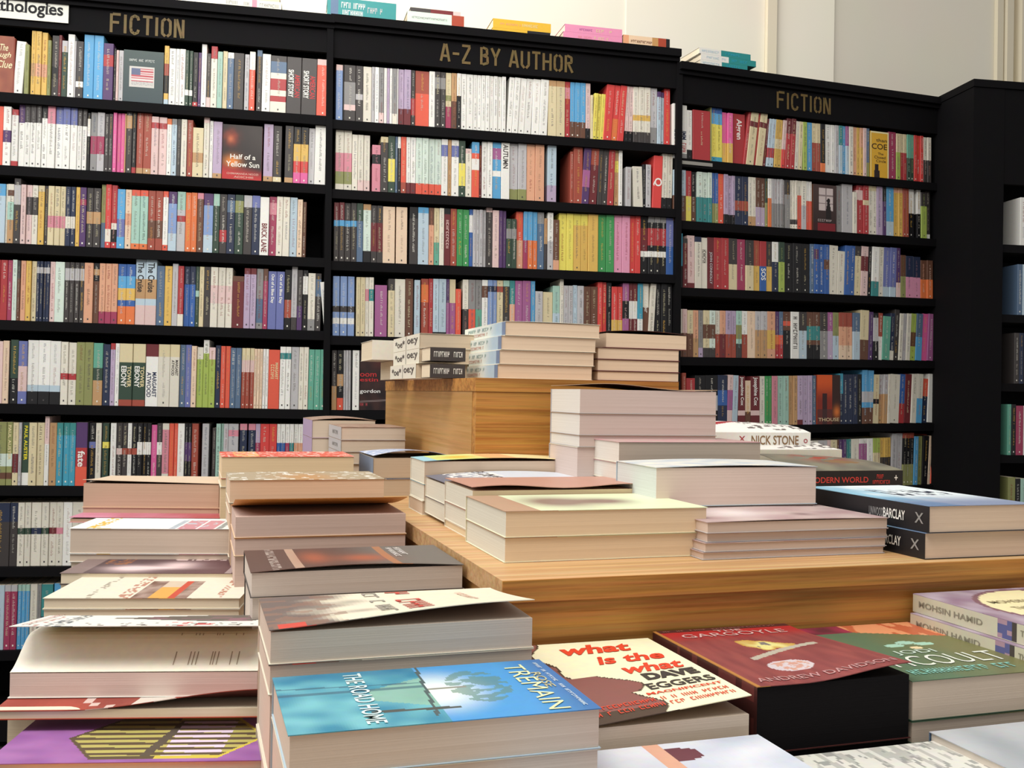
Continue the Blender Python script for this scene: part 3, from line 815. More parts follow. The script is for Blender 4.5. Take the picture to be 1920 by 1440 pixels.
def sm(a, b, x):
    t = max(0, min(1, (x - a) / (b - a)))
    return t * t * (3 - 2 * t)


def flat(code):
    c = lin(code if len(code) == 6 else PAL[code][0])
    return lambda u, v: c


def grid(mb, fn, art, nx, ny, m=0, flip=False):
    """fn(u,v)->point, art(u,v)->colour, u,v in 0..1"""
    n = len(mb.v)
    for j in range(ny + 1):
        for i in range(nx + 1):
            mb.v.append(tuple(fn(i / nx, j / ny)))
    for j in range(ny):
        for i in range(nx):
            a = n + j * (nx + 1) + i
            f = (a, a + 1, a + nx + 2, a + nx + 1)
            if flip: f = f[::-1]
            mb.f.append(f)
            mb.c.append(art((i + .5) / nx, (j + .5) / ny)); mb.m.append(m)


def face_out(bay, row, xa, xb, hpx, label, art, texts, nx=40, ny=56, th=.022, back=0.0, cover='k'):
    A = bay.P0 + bay.v * (bay.rows[row] + .09)
    s0, s1 = solve_s(A, bay.u, xa), solve_s(A, bay.u, xb)
    dep = (A + bay.u * s0).dot(FW)
    w, h = s1 - s0, hpx * dep / F
    root = empty('paperback')
    P = bay.P0 + bay.u * s0 + bay.v * bay.rows[row] + bay.n * (.002 + back)
    tl = math.radians(0)
    place(root, P, bay.u, bay.n, bay.v)
    cv = lin(PAL[cover][0])
    mb = MB()
    grid(mb, lambda u, v: (u * w, 0, v * h), art, nx, ny)
    mb.quad((0, th, 0), (0, 0, 0), (0, 0, h), (0, th, h), cv)
    mb.box((0, th, 0), (w, th + .0006, h), cv)
    mb.box((0, .0004, 0), (w, .0008, h), cv)
    mb.build('cover', M_COVER, root)
    mb = MB(); mb.box((.0008, .001, .001), (w - .002, th - .0004, h - .001), lin('e4d8c0'))
    mb.build('page_block', M_PAGES, root)
    if texts:
        mb = MB()
        for (t, x, z, tw, thh, col, it) in texts:
            add_text(mb, t, tw * w, thh * h, lambda p, q: (x * w + p, -.0005, z * h + q), lin(col if len(col) == 6 else PAL[col][0]), 0, .01, it)
        mb.build('title_lettering', M_COVER, root)
    tag(root, label, 'book', 'books displayed face out on the shelves')
    return root


def art_flag(u, v):
    bg = mixc(lin('36454a'), lin('41504f'), v)
    if .16 < u < .78 and .3 < v < .7:
        x, y = (u - .16) / .62, (v - .3) / .4
        if x < .06 or x > .94 or y < .1 or y > .92: return lin('c4c0bb')
        if y < .28: return lin('a9a6a6') if nz(u * 60, v * 60) > .1 else lin('bdb9b4')
        if x < .42 and y > .6: return lin('5c6483')
        k = int((y - .28) / .64 * 11)
        return lin('b4545c') if k % 2 == 0 else lin('d2cbc8')
    return bg


face_out(BL, 0, 231, 306, 99, 'dark book facing out with a small American flag picture, top shelf', art_flag, [('~16', .14, .79, .64, .045, 'c9cdc9', 0)], cover='d')


def art_brown(u, v):
    return mixc(lin('8a4a3a'), lin('9c5a42'), .5 + nz(u * 4, v * 6))


face_out(BL, 0, -34, 25, 108, 'brown face-out book with cream script at the left end of the top shelf', art_brown,
         [('The', .56, .74, .26, .12, 'e8d9ae', .3), ('ough', .42, .6, .5, .12, 'e8d9ae', .3), ('Clue', .46, .44, .5, .13, 'e8d9ae', .3)], cover='u')


def art_sun(u, v):
    c = mixc(lin('1c1416'), lin('3a3230'), v * u * 1.4)
    c = mixc(c, lin('8a3420'), .95 * math.exp(-((u - .22) ** 2 / .03 + (v - .76) ** 2 / .016)) * (1 + nz(u * 9, v * 9)))
    c = mixc(c, lin('c76a44'), .8 * math.exp(-((u - .2) ** 2 / .006 + (v - .74) ** 2 / .004)))
    c = mixc(c, lin('e0853a'), .95 * math.exp(-((u - .25) ** 2 / .04 + (v - .33) ** 2 / .012)))
    c = mixc(c, lin('b52a2a'), sm(.36, .12, v + .12 * u))
    return c


face_out(BL, 1, 417, 491, 104, 'dark red face-out book with an orange sun and a face on the second shelf', art_sun,
         [('Half of a', .2, .38, .64, .09, 'e9e4da', 0), ('Yellow Sun', .1, .24, .84, .1, 'e9e4da', 0), ('CHIMAMANDA NGOZI', .12, .1, .8, .035, 'd7a79a', 0), ('ADICHIE', .3, .04, .5, .035, 'd7a79a', 0)], cover='m')


def art_gordon(u, v):
    c = mixc(lin('241c1e'), lin('3c2826'), .5 + nz(u * 5, v * 7))
    if v > .6: c = mixc(c, lin('5c2a24'), .6 * math.exp(-((u - .55) ** 2 / .05 + (v - .82) ** 2 / .02)))
    return mixc(c, lin('9a8a88'), .6 * math.exp(-((v - .14 - .04 * u) ** 2 / .00012)))


face_out(BM, 4, 675, 748, 112, 'dark face-out book with red and white lowercase words, behind the stacked books', art_gordon,
         [('oom', .0, .56, .42, .06, 'c03034', 0), ('estin', .0, .48, .46, .06, 'c03034', 0), ('gordon', .0, .27, .52, .08, 'e8e6e2', 0), ('~4', .0, .07, .2, .05, 'b04a50', 0)], cover='d')


def art_circle(u, v):
    if u < .04 or u > .94 or v > .96: return lin('e9dfae')
    c = lin('d9a836')
    if .2 < u < .5 and v < .3 and (abs(u - .32) < .1 or v < .16): return lin('2a2022')
    return c


face_out(BR, 0, 1633, 1667, 88, 'yellow face-out book with dark capitals on the top shelf, right bookcase', art_circle,
         [('than', .3, .78, .6, .07, '4a3a20', 0), ('COE', .06, .62, .84, .12, '3a2a1c', 0), ('The', .4, .5, .3, .05, '4a3a20', 0), ('Closed', .2, .42, .62, .06, '4a3a20', 0), ('Circle', .3, .34, .54, .06, '4a3a20', 0)], 30, 60, cover='Y')


def art_window(u, v):
    c = mixc(lin('2c1d1d'), lin('4a3836'), v)
    if .25 < u < .86 and .44 < v < .93:
        if abs(u - .55) < .015 or abs(v - .77) < .012 or abs(v - .6) < .012: c = lin('8a7c7c')
        else: c = lin('c9bab8')
    if (u - .66) ** 2 / .006 + (v - .66) ** 2 / .0032 < 1: c = lin('1d1517')
    if v < .6 and abs(u - .66) < .12 * (1 - max(0, v - .42) * 3): c = lin('1f1718')
    if v < .18: c = lin('7c1f28') if .2 < u < .95 else lin('3a1a1d')
    return c


face_out(BR, 1, 1525, 1569, 88, 'dark face-out cover with a figure at a pale window, second shelf, right bookcase', art_window,
         [('~7', .2, .21, .6, .05, 'b9aaa8', .1)], cover='u')


def art_house(u, v):
    c = mixc(lin('d85a28'), lin('8a2f22'), sm(.9, .45, v))
    if u > .66: c = mixc(lin('3a2420'), lin('e07a38'), .9 * math.exp(-((u - .85) ** 2 / .02 + (v - .25) ** 2 / .012)))
    if .22 < u < .42 and v < .62: c = lin('3a2022')
    if v < .3 and u < .66: c = mixc(c, lin('4a3030'), .7)
    return c


face_out(BR, 4, 1533, 1576, 93, 'orange and dark face-out cover with THOUSE in pale capitals near its foot', art_house,
         [('THOUSE', .05, .06, .9, .07, 'd8c29a', 0)], cover='f')

# price strip under the first books of the right bookcase
mb = MB()
sA = solve_s(BR.P0 + BR.v * BR.rows[0], BR.u, 1268); sB = solve_s(BR.P0 + BR.v * BR.rows[0], BR.u, 1332)
mb.box((sA, -LIP - .002, BR.rows[0] - .022), (sB, -LIP - .0005, BR.rows[0] - .010), lin('8f8c86'))
o = mb.build('shelf_label_strip', M_COVER)
place(o, BR.P0, BR.u, BR.n, BR.v)
tag(o, 'narrow grey label strip on the edge of the right bookcase top shelf', 'label strip')

# ------------------------------------------------------------------ card sign on the header
hz = 1.150
A = BL.P0 + BL.v * hz
sA, sB = -.22, solve_s(A, BL.u, 131)
root = empty('shelf_sign')
place(root, BL.P0 + BL.u * sA + BL.v * (hz - .033) - BL.n * (LIP + .001), BL.u, BL.n, BL.v)
mb = MB(); mb.box((0, -.0025, 0), (sB - sA, 0, .066)); mb.build('card', M_SIGN, root)
mb = MB()
xa = solve_s(A, BL.u, 2) - sA; xb = solve_s(A, BL.u, 121) - sA
vs, fs = text_polys('thologies', .022)
k = (xb - xa) / (max(v[0] for v in vs) - min(v[0] for v in vs))
mx0 = min(v[0] for v in vs)


def put(s, x, w_, bold):
    add_text(mb, s, w_, .1, lambda p, q: (x + p, -.003, .02 + q), (1, 1, 1), 0, bold)


n0 = len(mb.v)
mb.v += [(xa + (v[0] - mx0) * k, -.003, .022 + v[1] * k * 1.05) for v in vs]
for f in fs: mb.f.append(tuple(n0 + i for i in f)); mb.c.append((1, 1, 1)); mb.m.append(0)
# slab serifs
hgt = max(v[1] for v in vs) * k * 1.05


def serif(x0, z, w_):
    mb.box((xa + x0, -.0031, .022 + z), (xa + x0 + w_, -.0029, .022 + z + .0022))


L9 = xb - xa
for fx, z in ((.005, 0), (.105, 0), (.165, 0), (.345, 0), (.745, 0), (.095, hgt - .003), (.335, hgt - .003), (.735, hgt * .68)):
    serif(fx * L9, z, .011)
an = 'An'
vs2, fs2 = text_polys('An', .022)
n0 = len(mb.v)
w2 = (max(v[0] for v in vs2)) * k
mb.v += [(xa - w2 - .004 + v[0] * k, -.003, .022 + v[1] * k * 1.05) for v in vs2]
for f in fs2: mb.f.append(tuple(n0 + i for i in f)); mb.c.append((1, 1, 1)); mb.m.append(0)
mb.build('lettering', M_INK, root)
tag(root, 'white card sign with black thologies lettering above the left bookcase', 'sign')


# ------------------------------------------------------------------ books lying on top of the bookcases
def top_book(bay, x0, x1, thpx, label, body, spine_bands, z0=0.0, dep=.13, yoff=.0, texts=(), yaw=0.0, kind='paperback'):
    A = bay.P0 + bay.v * bay.top
    s0, s1 = solve_s(A, bay.u, x0), solve_s(A, bay.u, x1)
    d = (A + bay.u * s0).dot(FW)
    L, t = s1 - s0, thpx * d / F
    root = empty(kind)
    P = A + bay.u * s0 + bay.v * (z0 + .0003) + bay.n * (yoff - .018)
    uu = bay.u * math.cos(yaw) + bay.n * math.sin(yaw)
    place(root, P, uu, bay.v.cross(uu), bay.v)
    c = lin(PAL[body][0])
    mb = MB()
    cuts = [0] + sorted({q for b_ in spine_bands for q in b_[1:]}) + [1]
    for a, b in zip(cuts[:-1], cuts[1:]):
        if b - a < 1e-4: continue
        cc = c
        for (co, e0, e1) in spine_bands:
            if e0 <= (a + b) / 2 <= e1: cc = lin(PAL[co][0])
        mb.quad((a * L, 0, 0), (b * L, 0, 0), (b * L, 0, t), (a * L, 0, t), cc)
        mb.box((a * L, 0.0001, t - .0006), (b * L, dep, t), cc)
        mb.box((a * L, 0.0001, 0), (b * L, dep, .0006), cc)
    mb.build('cover', M_COVER, root)
    mb = MB(); mb.box((.002, .0008, .0007), (L - .002, dep - .002, t - .0007), lin('e4d8c0'))
    mb.build('page_block', M_PAGES, root)
    if texts:
        mb = MB()
        for (s, a, b, z, hh, col) in texts:
            add_text(mb, s, (b - a) * L, hh * t, lambda p, q: (a * L + p, -.0005, z * t + q), lin(PAL[col][0]), 0, .01)
        mb.build('title_lettering', M_COVER, root)
    tag(root, label, 'book', 'books lying on top of the bookcases')
    return t


top_book(BL, 300, 322, 9, 'thin cream book lying flat on the left bookcase top beside its lettering', 'c', [])
t = top_book(BL, 413, 528, 17, 'cream paperback with red square on its spine, lower of two on the left bookcase', 'i', [('p', .52, .6)], texts=[('~8', .1, .48, .3, .4, 'G'), ('~9', .64, .96, .3, .4, 'G')])
top_book(BL, 411, 524, 15, 'cream paperback lying on the one with a red spine square', 'c', [], z0=t + .0003, yoff=.006)
t = top_book(BL, 613, 618 + 124, 36, 'thick teal omnibus lying across the join of the left and middle bookcases', 't', [('z', .05, .16)], dep=.14, texts=[('~10', .2, .55, .5, .3, 'w'), ('~8', .22, .52, .15, .25, 'w'), ('~6', .58, .8, .35, .3, 'L')], yaw=math.radians(2))
t = top_book(BM, 762, 868, 23, 'pale green book with a red spine end lying on the middle bookcase', 'M', [('f', .78, 1)], dep=.15, texts=[('~22', .08, .7, .45, .16, 'G')])
top_book(BM, 768, 862, 8, 'thin dark red paperback lying on the pale green book', 'm', [('d', 0, .4), ('q', .85, 1)], z0=t + .0003, yoff=.004)
t = top_book(BM, 921, 1029, 8, 'thin black-edged book under the yellow one on the middle bookcase', 'k', [('Y', 0, .6)])
top_book(BM, 922, 1030, 17, 'golden yellow paperback lying on the middle bookcase, left of the pink pair', 'Y', [], z0=t + .0003, texts=[('~14', .12, .48, .38, .22, 'x'), ('~6', .5, .78, .38, .3, 'c')])
t = top_book(BM, 1053, 1163, 14, 'lower of the two pink paperbacks lying on the middle bookcase', 'H', [], texts=[('~7', .25, .48, .3, .3, 'p'), ('~8', .52, .8, .3, .36, 'c')])
top_book(BM, 1056, 1163, 14, 'upper of the two pink paperbacks lying on the middle bookcase', 'H', [], z0=t + .0003, texts=[('~7', .25, .48, .3, .3, 'N'), ('~6', .54, .82, .3, .36, 'c')])
top_book(BM, 1165, 1252, 19, 'orange-brown photo-spined book lying at the right end of the middle bookcase', 'J', [('x', 0, .12), ('A', .62, .75), ('f', .75, .92), ('k', .92, 1)], texts=[('~12', .12, .62, .3, .28, 'u')])
t1 = top_book(BR, 1308, 1396, 11, 'lowest of three teal and white paperbacks lying on the right bookcase', 'w', [('t', .45, 1)], texts=[('~9', .05, .4, .3, .4, 'C'), ('~6', .55, .85, .3, .4, 'B')])
t2 = top_book(BR, 1309, 1412, 11, 'middle one of three teal and white paperbacks lying on the right bookcase', 'w', [('t', .5, 1)], z0=t1 + .0003, texts=[('~9', .1, .45, .3, .4, 'C'), ('~6', .55, .85, .3, .4, 'B')])
top_book(BR, 1306, 1402, 11, 'uppermost of three teal and white paperbacks lying on the right bookcase', 'w', [('t', .42, 1)], z0=t1 + t2 + .0006, texts=[('~9', .05, .38, .3, .4, 'C'), ('~6', .5, .8, .3, .4, 'B')])

# ------------------------------------------------------------------ corner bookcase to the right
E1P = ray(1822, 500) * (3.66 / ray(1822, 500).dot(FW))
base = Vector((E1P.x, E1P.y, -1.08))
top_z = (ray(1822, 149) * (base.length / ray(1822, 149).length)).z
rr = ray(1822, 149); k = math.hypot(base.x, base.y) / math.hypot(rr.x, rr.y); top_z = rr.z * k
yawc = math.radians(9)
uc, nc = uvec(yawc)
root = empty('bookcase')
place(root, Vector((base.x, base.y, 0)), uc, nc, Vector((0, 0, 1)))
tag(root, 'tall black bookcase standing forward at the right, its plain side towards the shelves', 'bookcase', 'black bookcases along the wall')
ROWC = [.86, .596, .334, .076, -.192, -.46]


def cpart(name, lo, hi):
    mb = MB(); mb.box(lo, hi); return mb.build(name, M_BLACK, root)


cpart('side_panel', (0, 0, -1.08), (.126, .46, top_z - .028))
cpart('top_board', (-.004, -.006, top_z - .0275), (1.2, .46, top_z))
cpart('back_panel', (.127, .26, -1.08), (1.19, .28, top_z - .028))
cpart('header_board', (.127, .002, .82), (1.19, .02, top_z - .0285))
for hh in ROWC[1:]:
    cpart('shelf', (.127, .01, hh - .03), (1.19, .258, hh - .0005))
xs = {1: (.127, [('w', .03, .18), ('q', .03, .18)]), 2: (.127, [('z', .02, .19), ('C', .02, .19), ('k', .02, .19)]),
      3: (.127, [('d', .02, .19), ('n', .018, .19), ('k', .03, .19)]), 4: (.127, [('T', .016, .19), ('k', .018, .19), ('D', .03, .185), ('w', .02, .185)]),
      5: (.127, [('v', .03, .185), ('k', .02, .18), ('a', .03, .18)])}
first = {1: 1913, 2: 1908, 3: 1902, 4: 1889, 5: 1890}
for rw, (s_, lst) in xs.items():
    A = Vector((base.x, base.y, ROWC[rw] + .09)) + nc * .012
    s0 = max(.129, solve_s(A, uc, first[rw]))
    for q, (co, w_, h_) in enumerate(lst):
        mb = MB()
        spine_mesh(mb, w_, h_, co, [], random.Random(rw * 9 + q), None)
        o = mb.build('paperback', [M_COVER, M_PAGES])
        place(o, Vector((base.x, base.y, ROWC[rw])) + uc * s0 + nc * .012, uc, nc, Vector((0, 0, 1)))
        tag(o, f"{PAL[co][1]} paperback, {ordinal(q + 1)} on the {ROWN[rw - 1]} visible shelf of the forward right bookcase", 'book', 'books in the forward right bookcase')
        s0 += w_ + .0008

# ------------------------------------------------------------------ walls, floor
def wall(name, P, yaw, s0, s1, z0=-1.1, z1=2.3, mat=M_WALL, th=.1):
    u, n = uvec(yaw)
    mb = MB(); mb.box((s0, 0, z0), (s1, th, z1))
    o = mb.build(name, mat)
    place(o, P, u, n, Vector((0, 0, 1)))
    o['kind'] = 'structure'
    return o


WY = math.radians(14)
uw, nw = uvec(WY)
WP = PM + nw * .62
WP = Vector((WP.x, WP.y, 0))


def wall_s(P, u, x, z=1.4):
    return solve_s(P + Vector((0, 0, z)), u, x)


s_corner = wall_s(WP, uw, 1560)
wall('wall_back', WP, WY, -2.2, s_corner)
s_a, s_b = wall_s(WP, uw, 1432), wall_s(WP, uw, 1449)
wall('trim_1', WP - nw * .03, WY, s_a, s_b, mat=M_TRIM, th=.0295)
s_c = wall_s(WP, uw, 1172)
wall('trim_2', WP - nw * .006, WY, s_c, s_a - .001, mat=M_WALL, th=.0055)
wall('trim_3', WP - nw * .012, WY, s_b + .001, s_corner, mat=M_WALL, th=.0115)
PC = WP + uw * s_corner
WY2 = math.radians(27)
u2, n2 = uvec(WY2)
wall('wall_right', PC, WY2, 0, 3.2)
for i, (a, b, off) in enumerate(((1862, 1873, .02), (1876, 1888, .032), (1899, 1960, .045))):
    sa, sb = wall_s(PC, u2, a), wall_s(PC, u2, b)
    wall(f'trim_{i + 4}', PC - n2 * off, WY2, sa, sb, mat=M_TRIM, th=off - .0005)
mb = MB(); mb.box((-4, -1.5, -.1), (5, 6, 0), (1, 1, 1))
o = mb.build('floor', M_FLOOR); o.location = (0, 0, 0); o['kind'] = 'structure'
wl = wall('wall_left', Vector((-3.6, -1.5, 0)), math.radians(90), 0, 6.5)

# ------------------------------------------------------------------ the display table
TY = math.radians(17.87)
ut, wt = uvec(TY)
Z_MID = -.1474      # top of the raised tier (below eye level)
Z_LOW = -.300       # top of the lower tier
T0 = onz(943, 1090, Z_MID)
lx = Vector((0, 0, 1))


def tbl(o, P):
    place(o, P, ut, wt, lx)


def toUV(P):
    d = P - T0
    return d.dot(ut), d.dot(wt)


TL = toUV(point_for(15, 1262, 485, .190, math.radians(5)))[0] + .004
root = empty('display_table')
tbl(root, Vector((T0.x, T0.y, 0)))
tag(root, 'long oak display table with a raised tier and a box on it, covered in books', 'table')


def tpart(name, lo, hi):
    mb = MB(); mb.box(lo, hi)
    return mb.build(name, M_OAKS if 'side' in name else M_OAKSHEEN if name in ('table_top', 'tier_board') else M_OAK, root)


tpart('table_top', (TL, -.52, Z_LOW - .03), (1.0, 1.10, Z_LOW))
tpart('tier_edging', (0, 0, Z_MID - .0175), (.95, .0022, Z_MID))
tpart('tier_board', (0, .0023, Z_MID - .0175), (.95, 1.02, Z_MID))
tpart('tier_front', (.004, .004, Z_LOW + .0003), (.946, .022, Z_MID - .018))
tpart('tier_side', (.004, .0225, Z_LOW + .0003), (.022, 1.016, Z_MID - .018))
tpart('tier_side', (.93, .0225, Z_LOW + .0003), (.946, 1.016, Z_MID - .018))
for (a, b) in ((TL + .02, -.5), (.93, -.5), (TL + .02, 1.03), (.93, 1.03)):
    tpart('leg', (a, b, -1.0995), (a + .06, b + .06, Z_LOW - .0305))
# the box in the middle
r_ = ray(893, 708); KB = r_ * (1.30 / r_.y)
Z_BOX = KB.z
bu, bw = toUV(KB)
R_, LW = .295, .64
tpart('box_front', (bu + .0005, bw + .0005, Z_MID + .0003), (bu + R_, bw + .018, Z_BOX - .0185))
tpart('box_side', (bu, bw + .0185, Z_MID + .0003), (bu + .018, bw + LW, Z_BOX - .0185))
tpart('box_side', (bu + R_ - .018, bw + .0185, Z_MID + .0003), (bu + R_, bw + LW, Z_BOX - .0185))
tpart('box_lid', (bu - .001, bw - .001, Z_BOX - .018), (bu + R_ + .001, bw + LW + .001, Z_BOX))


# ------------------------------------------------------------------ books lying on the table
CREAM = 'e2d3b8'
WARMP = 'd9c6b4'
GREYP = 'cfc3b5'


def lying(P, L, D, t, label, art=None, side=None, spine='F', pages=CREAM, curl=None, texts=(), inside='cfc4b2', nx=24, ny=16,
          yaw=TY, group=None, spine_art=None, spine_texts=(), name='paperback', pfc=None, jogs=True):
    """P: lower near left corner. spine on the far (F), left (L) or near (N) side; curl(u,v)->height of the opened cover"""
    u, w = uvec(yaw)
    root = empty(name)
    place(root, P, u, w, lx)
    art = art or flat('c')
    c_side = lin(side) if side and len(side) == 6 else lin(PAL[side or 'c'][0])
    cz = curl or (lambda a, b: 0.0)
    e = .0011
    mb = MB()
    ct = .00055
    grid(mb, lambda a, b: (a * L, b * D, t + cz(a, b)), art, nx, ny)
    grid(mb, lambda a, b: (a * L, b * D, t + cz(a, b) - ct), flat(inside), nx, ny, flip=True)
    for (f0, f1) in (((0, 0), (1, 0)), ((1, 0), (1, 1)), ((1, 1), (0, 1)), ((0, 1), (0, 0))):
        N = 12
        for i in range(N):
            a0 = f0[0] + (f1[0] - f0[0]) * i / N; b0 = f0[1] + (f1[1] - f0[1]) * i / N
            a1 = f0[0] + (f1[0] - f0[0]) * (i + 1) / N; b1 = f0[1] + (f1[1] - f0[1]) * (i + 1) / N
            q0, q1 = t + cz(a0, b0), t + cz(a1, b1)
            mb.quad((a0 * L, b0 * D, q0 - ct), (a1 * L, b1 * D, q1 - ct), (a1 * L, b1 * D, q1), (a0 * L, b0 * D, q0), art(min(.999, max(0.001, a0)), min(.999, max(.001, b0))))
    mb.box((0, 0, 0), (L, D, ct), c_side)
    if spine == 'F':
        mb.box((0, D - ct, ct), (L, D, t - ct), c_side)
    elif spine == 'L':
        if spine_art:
            grid(mb, lambda a, b: (0, D * (1 - a), ct + b * (t - 2 * ct)), spine_art, 40, 4)
        else:
            mb.quad((0, D, ct), (0, 0, ct), (0, 0, t - ct), (0, D, t - ct), c_side)
    elif spine == 'N':
        if spine_art:
            grid(mb, lambda a, b: (L * a, 0, ct + b * (t - 2 * ct)), spine_art, 40, 4)
        else:
            mb.quad((0, 0, ct), (L, 0, ct), (L, 0, t - ct), (0, 0, t - ct), c_side)
    cov = mb.build('cover', M_COVER, root)
    mb = MB()
    p0 = lin(pages)
    gp = sum(p0) / 3
    p0 = tuple(min(.9, 1.04 * (q + (gp - q) * .14)) for q in p0)
    x0, x1 = (e, L - e); y0, y1 = (e, D - e)
    if spine == 'L': x0 = ct
    if spine == 'N': y0 = ct
    mb.box((x0, y0, ct), (x1, y1, t - ct * 1.2), p0, cols=pfc)  # per-face colours: left page edges paler, window daylight painted in
    mb.build('page_block', M_PAGES, root)
    if texts:
        mb = MB()
        for tx in texts:
            s, x, y, tw, th, col, rot = tx[:7]
            bold = tx[7] if len(tx) > 7 else .01
            ital = tx[8] if len(tx) > 8 else 0
            cc = lin(col if len(col) == 6 else PAL[col][0])
            if rot:   # reads from far to near, letter tops towards +u
                fn = lambda p, q, x=x, y=y: (x * L + q, y * D - p, t + cz(min(1, max(0, x + q / L)), min(1, max(0, y - p / D))) + .0005)
                add_text(mb, s, tw * D, th * L, fn, cc, 0, bold, ital)
            else:
                fn = lambda p, q, x=x, y=y: (x * L + p, y * D + q, t + cz(min(1, max(0, x + p / L)), min(1, max(0, y + q / D))) + .0005)
                add_text(mb, s, tw * L, th * D, fn, cc, 0, bold, ital)
        mb.build('title_lettering', M_COVER, root)
    if spine_texts:
        mb = MB()
        for (s, a, b, z, hh, col) in spine_texts:
            cc = lin(col if len(col) == 6 else PAL[col][0])
            if spine == 'L':
                add_text(mb, s, (b - a) * D, hh * t, lambda p, q: (-.0004, D * (1 - a) - p, z * t + q), cc, 0, .015)
            else:
                add_text(mb, s, (b - a) * L, hh * t, lambda p, q: (a * L + p, -.0004, z * t + q), cc, 0, .015)
        mb.build('spine_lettering', M_COVER, root)
    tag(root, label, 'book', group or 'books stacked on the display table')
    return root


def stack(P, L, D, ths, labels, floor_z, fill_label, specs=None, **kw):
    """P = near left TOP corner of the uppermost book; ths = thicknesses from the top; books below reach down to floor_z"""
    z = P.z
    us, ws = uvec(kw.get('yaw', TY))
    r = random.Random(int(abs(P.x * 9999)))
    for i, t in enumerate(ths):
        z -= t
        o_ = dict(kw)
        if specs and i < len(specs) and specs[i]: o_.update(specs[i])
        dx, dy = o_.pop('off', (0, 0))
        Q = Vector((P.x, P.y, z)) + us * dx + ws * dy
        if i:
            if not (specs and i < len(specs) and specs[i] and 'curl' in specs[i]): o_['curl'] = None
            o_.pop('texts', None) if not (specs and i < len(specs) and specs[i] and 'texts' in specs[i]) else None
        LL, DD = o_.pop('LD', (L, D))
        lying(Q, LL, DD, t - .0003, labels[i], **o_)
    left = z - floor_z
    if left > .006:
        n = max(1, int(round(left / .055)))
        tt = left / n
        kw2 = {k: v for k, v in kw.items() if k in ('spine', 'pages', 'side', 'yaw', 'group')}
        for q in range(n):
            z -= tt
            Q = Vector((P.x, P.y, z)) + us * r.uniform(-.002, .002) + ws * r.uniform(0, .003)
            lb = fill_label if n == 1 else f"{ordinal(q + 1)} of {n}, {fill_label}"
            lying(Q, L, D - .003, tt - .0003, lb, art=flat('i'), nx=4, ny=3, **kw2)


def at(x, y, x2, L, yaw=TY):
    return point_for(x, y, x2, L, yaw)


def blob(u, v, cu, cv, ru, rv):
    return math.exp(-((u - cu) ** 2 / ru ** 2 + (v - cv) ** 2 / rv ** 2))


# ---- left column, front to back (set down less turned than the others)
YA = math.radians(5)
ua, wa = uvec(YA)
G_A = 'stacks in the left file of the lower tier'
G_B = 'stacks in the second file of the lower tier'


def art_purple(u, v):
    c = mixc(lin('8e5a98'), lin('a06aa6'), .5 + nz(u * 8, v * 8))
    x = (u - .56) / .36; y = (v - .5) / .44
    if abs(x) < 1 and abs(y) < min(1, 2.6 * (1 - abs(x)) + .0):
        edge = min(1, 2.6 * (1 - abs(x))) - abs(y)
        if edge < .12: return lin('5c4f3c') if x < 0 else lin('cdb94c')
        st = math.sin(v * 60 + u * 3)
        c = lin('b5ab63') if st > -.1 else lin('5c4d3c')
        if abs(x + .02 - y * .1) < .05: c = lin('5a5046')
        if x > .04 and x < .62 and st > .1: c = lin('ddc9dd')
    return c


P = onz(524, 1424, -.258) - ua * .199
stack(P, .199, .098, [.024], ['purple paperback with a yellow and black hexagon design, at the near left'], Z_LOW, 'paperback under the purple one with the hexagon',
      art=art_purple, side='P', nx=170, ny=70, group=G_A, yaw=YA, texts=())


def art_orange(u, v):
    c = mixc(lin('e8872e'), lin('d8452a'), sm(.45, .8, u + .2 * nz(u * 5, v * 5)))
    if nz(u * 14, v * 14) > .35: c = lin('7a2f3a')
    return c


Pn = P - wa * .131 + Vector((0, 0, -.0065))
stack(Pn + ua * .0, .199, .128, [.024], ['orange paperback at the very front left, partly seen beside the purple one'], Z_LOW, 'paperback under the orange one at the front',
      art=art_orange, side='o', nx=110, ny=60, group=G_A, yaw=YA)


def art_a1(u, v):
    c = lin('e9e6de')
    if .30 < u and abs(v - .5) < .2 * sm(.22, .8, u) * (1.0 if u < .93 else (1 - u) * 14) : c = lin('5d574f') if nz(u * 10, v * 20) < .25 else lin('87606a')
    if .13 < u < .2 and nz(u * 60, v * 30) > .0: c = lin('6d7376')
    if .07 < u < .10 and nz(u * 50, v * 60) > .1: c = lin('b98a84')
    if u > .25 and (v < .2 or v > .82) and nz(u * 45, v * 30) > .36: c = lin('4a4446')
    if .8 > u > .6 and v < .22 and nz(u * 30, v * 20) > .25: c = lin('c2494a')
    return c


P = at(15, 1262, 485, .190, YA)


def curl_a1(u, v):
    return .036 - .0105 * (v / .7) if v < .7 else .0255 * (1 - sm(.7, 1, v))


def leaf_a1(u, v, f):
    return f * (.0215 * sm(-.02, .34, v)) if v < .5 else f * (.0215 * (1 - sm(.55, 1, v)))


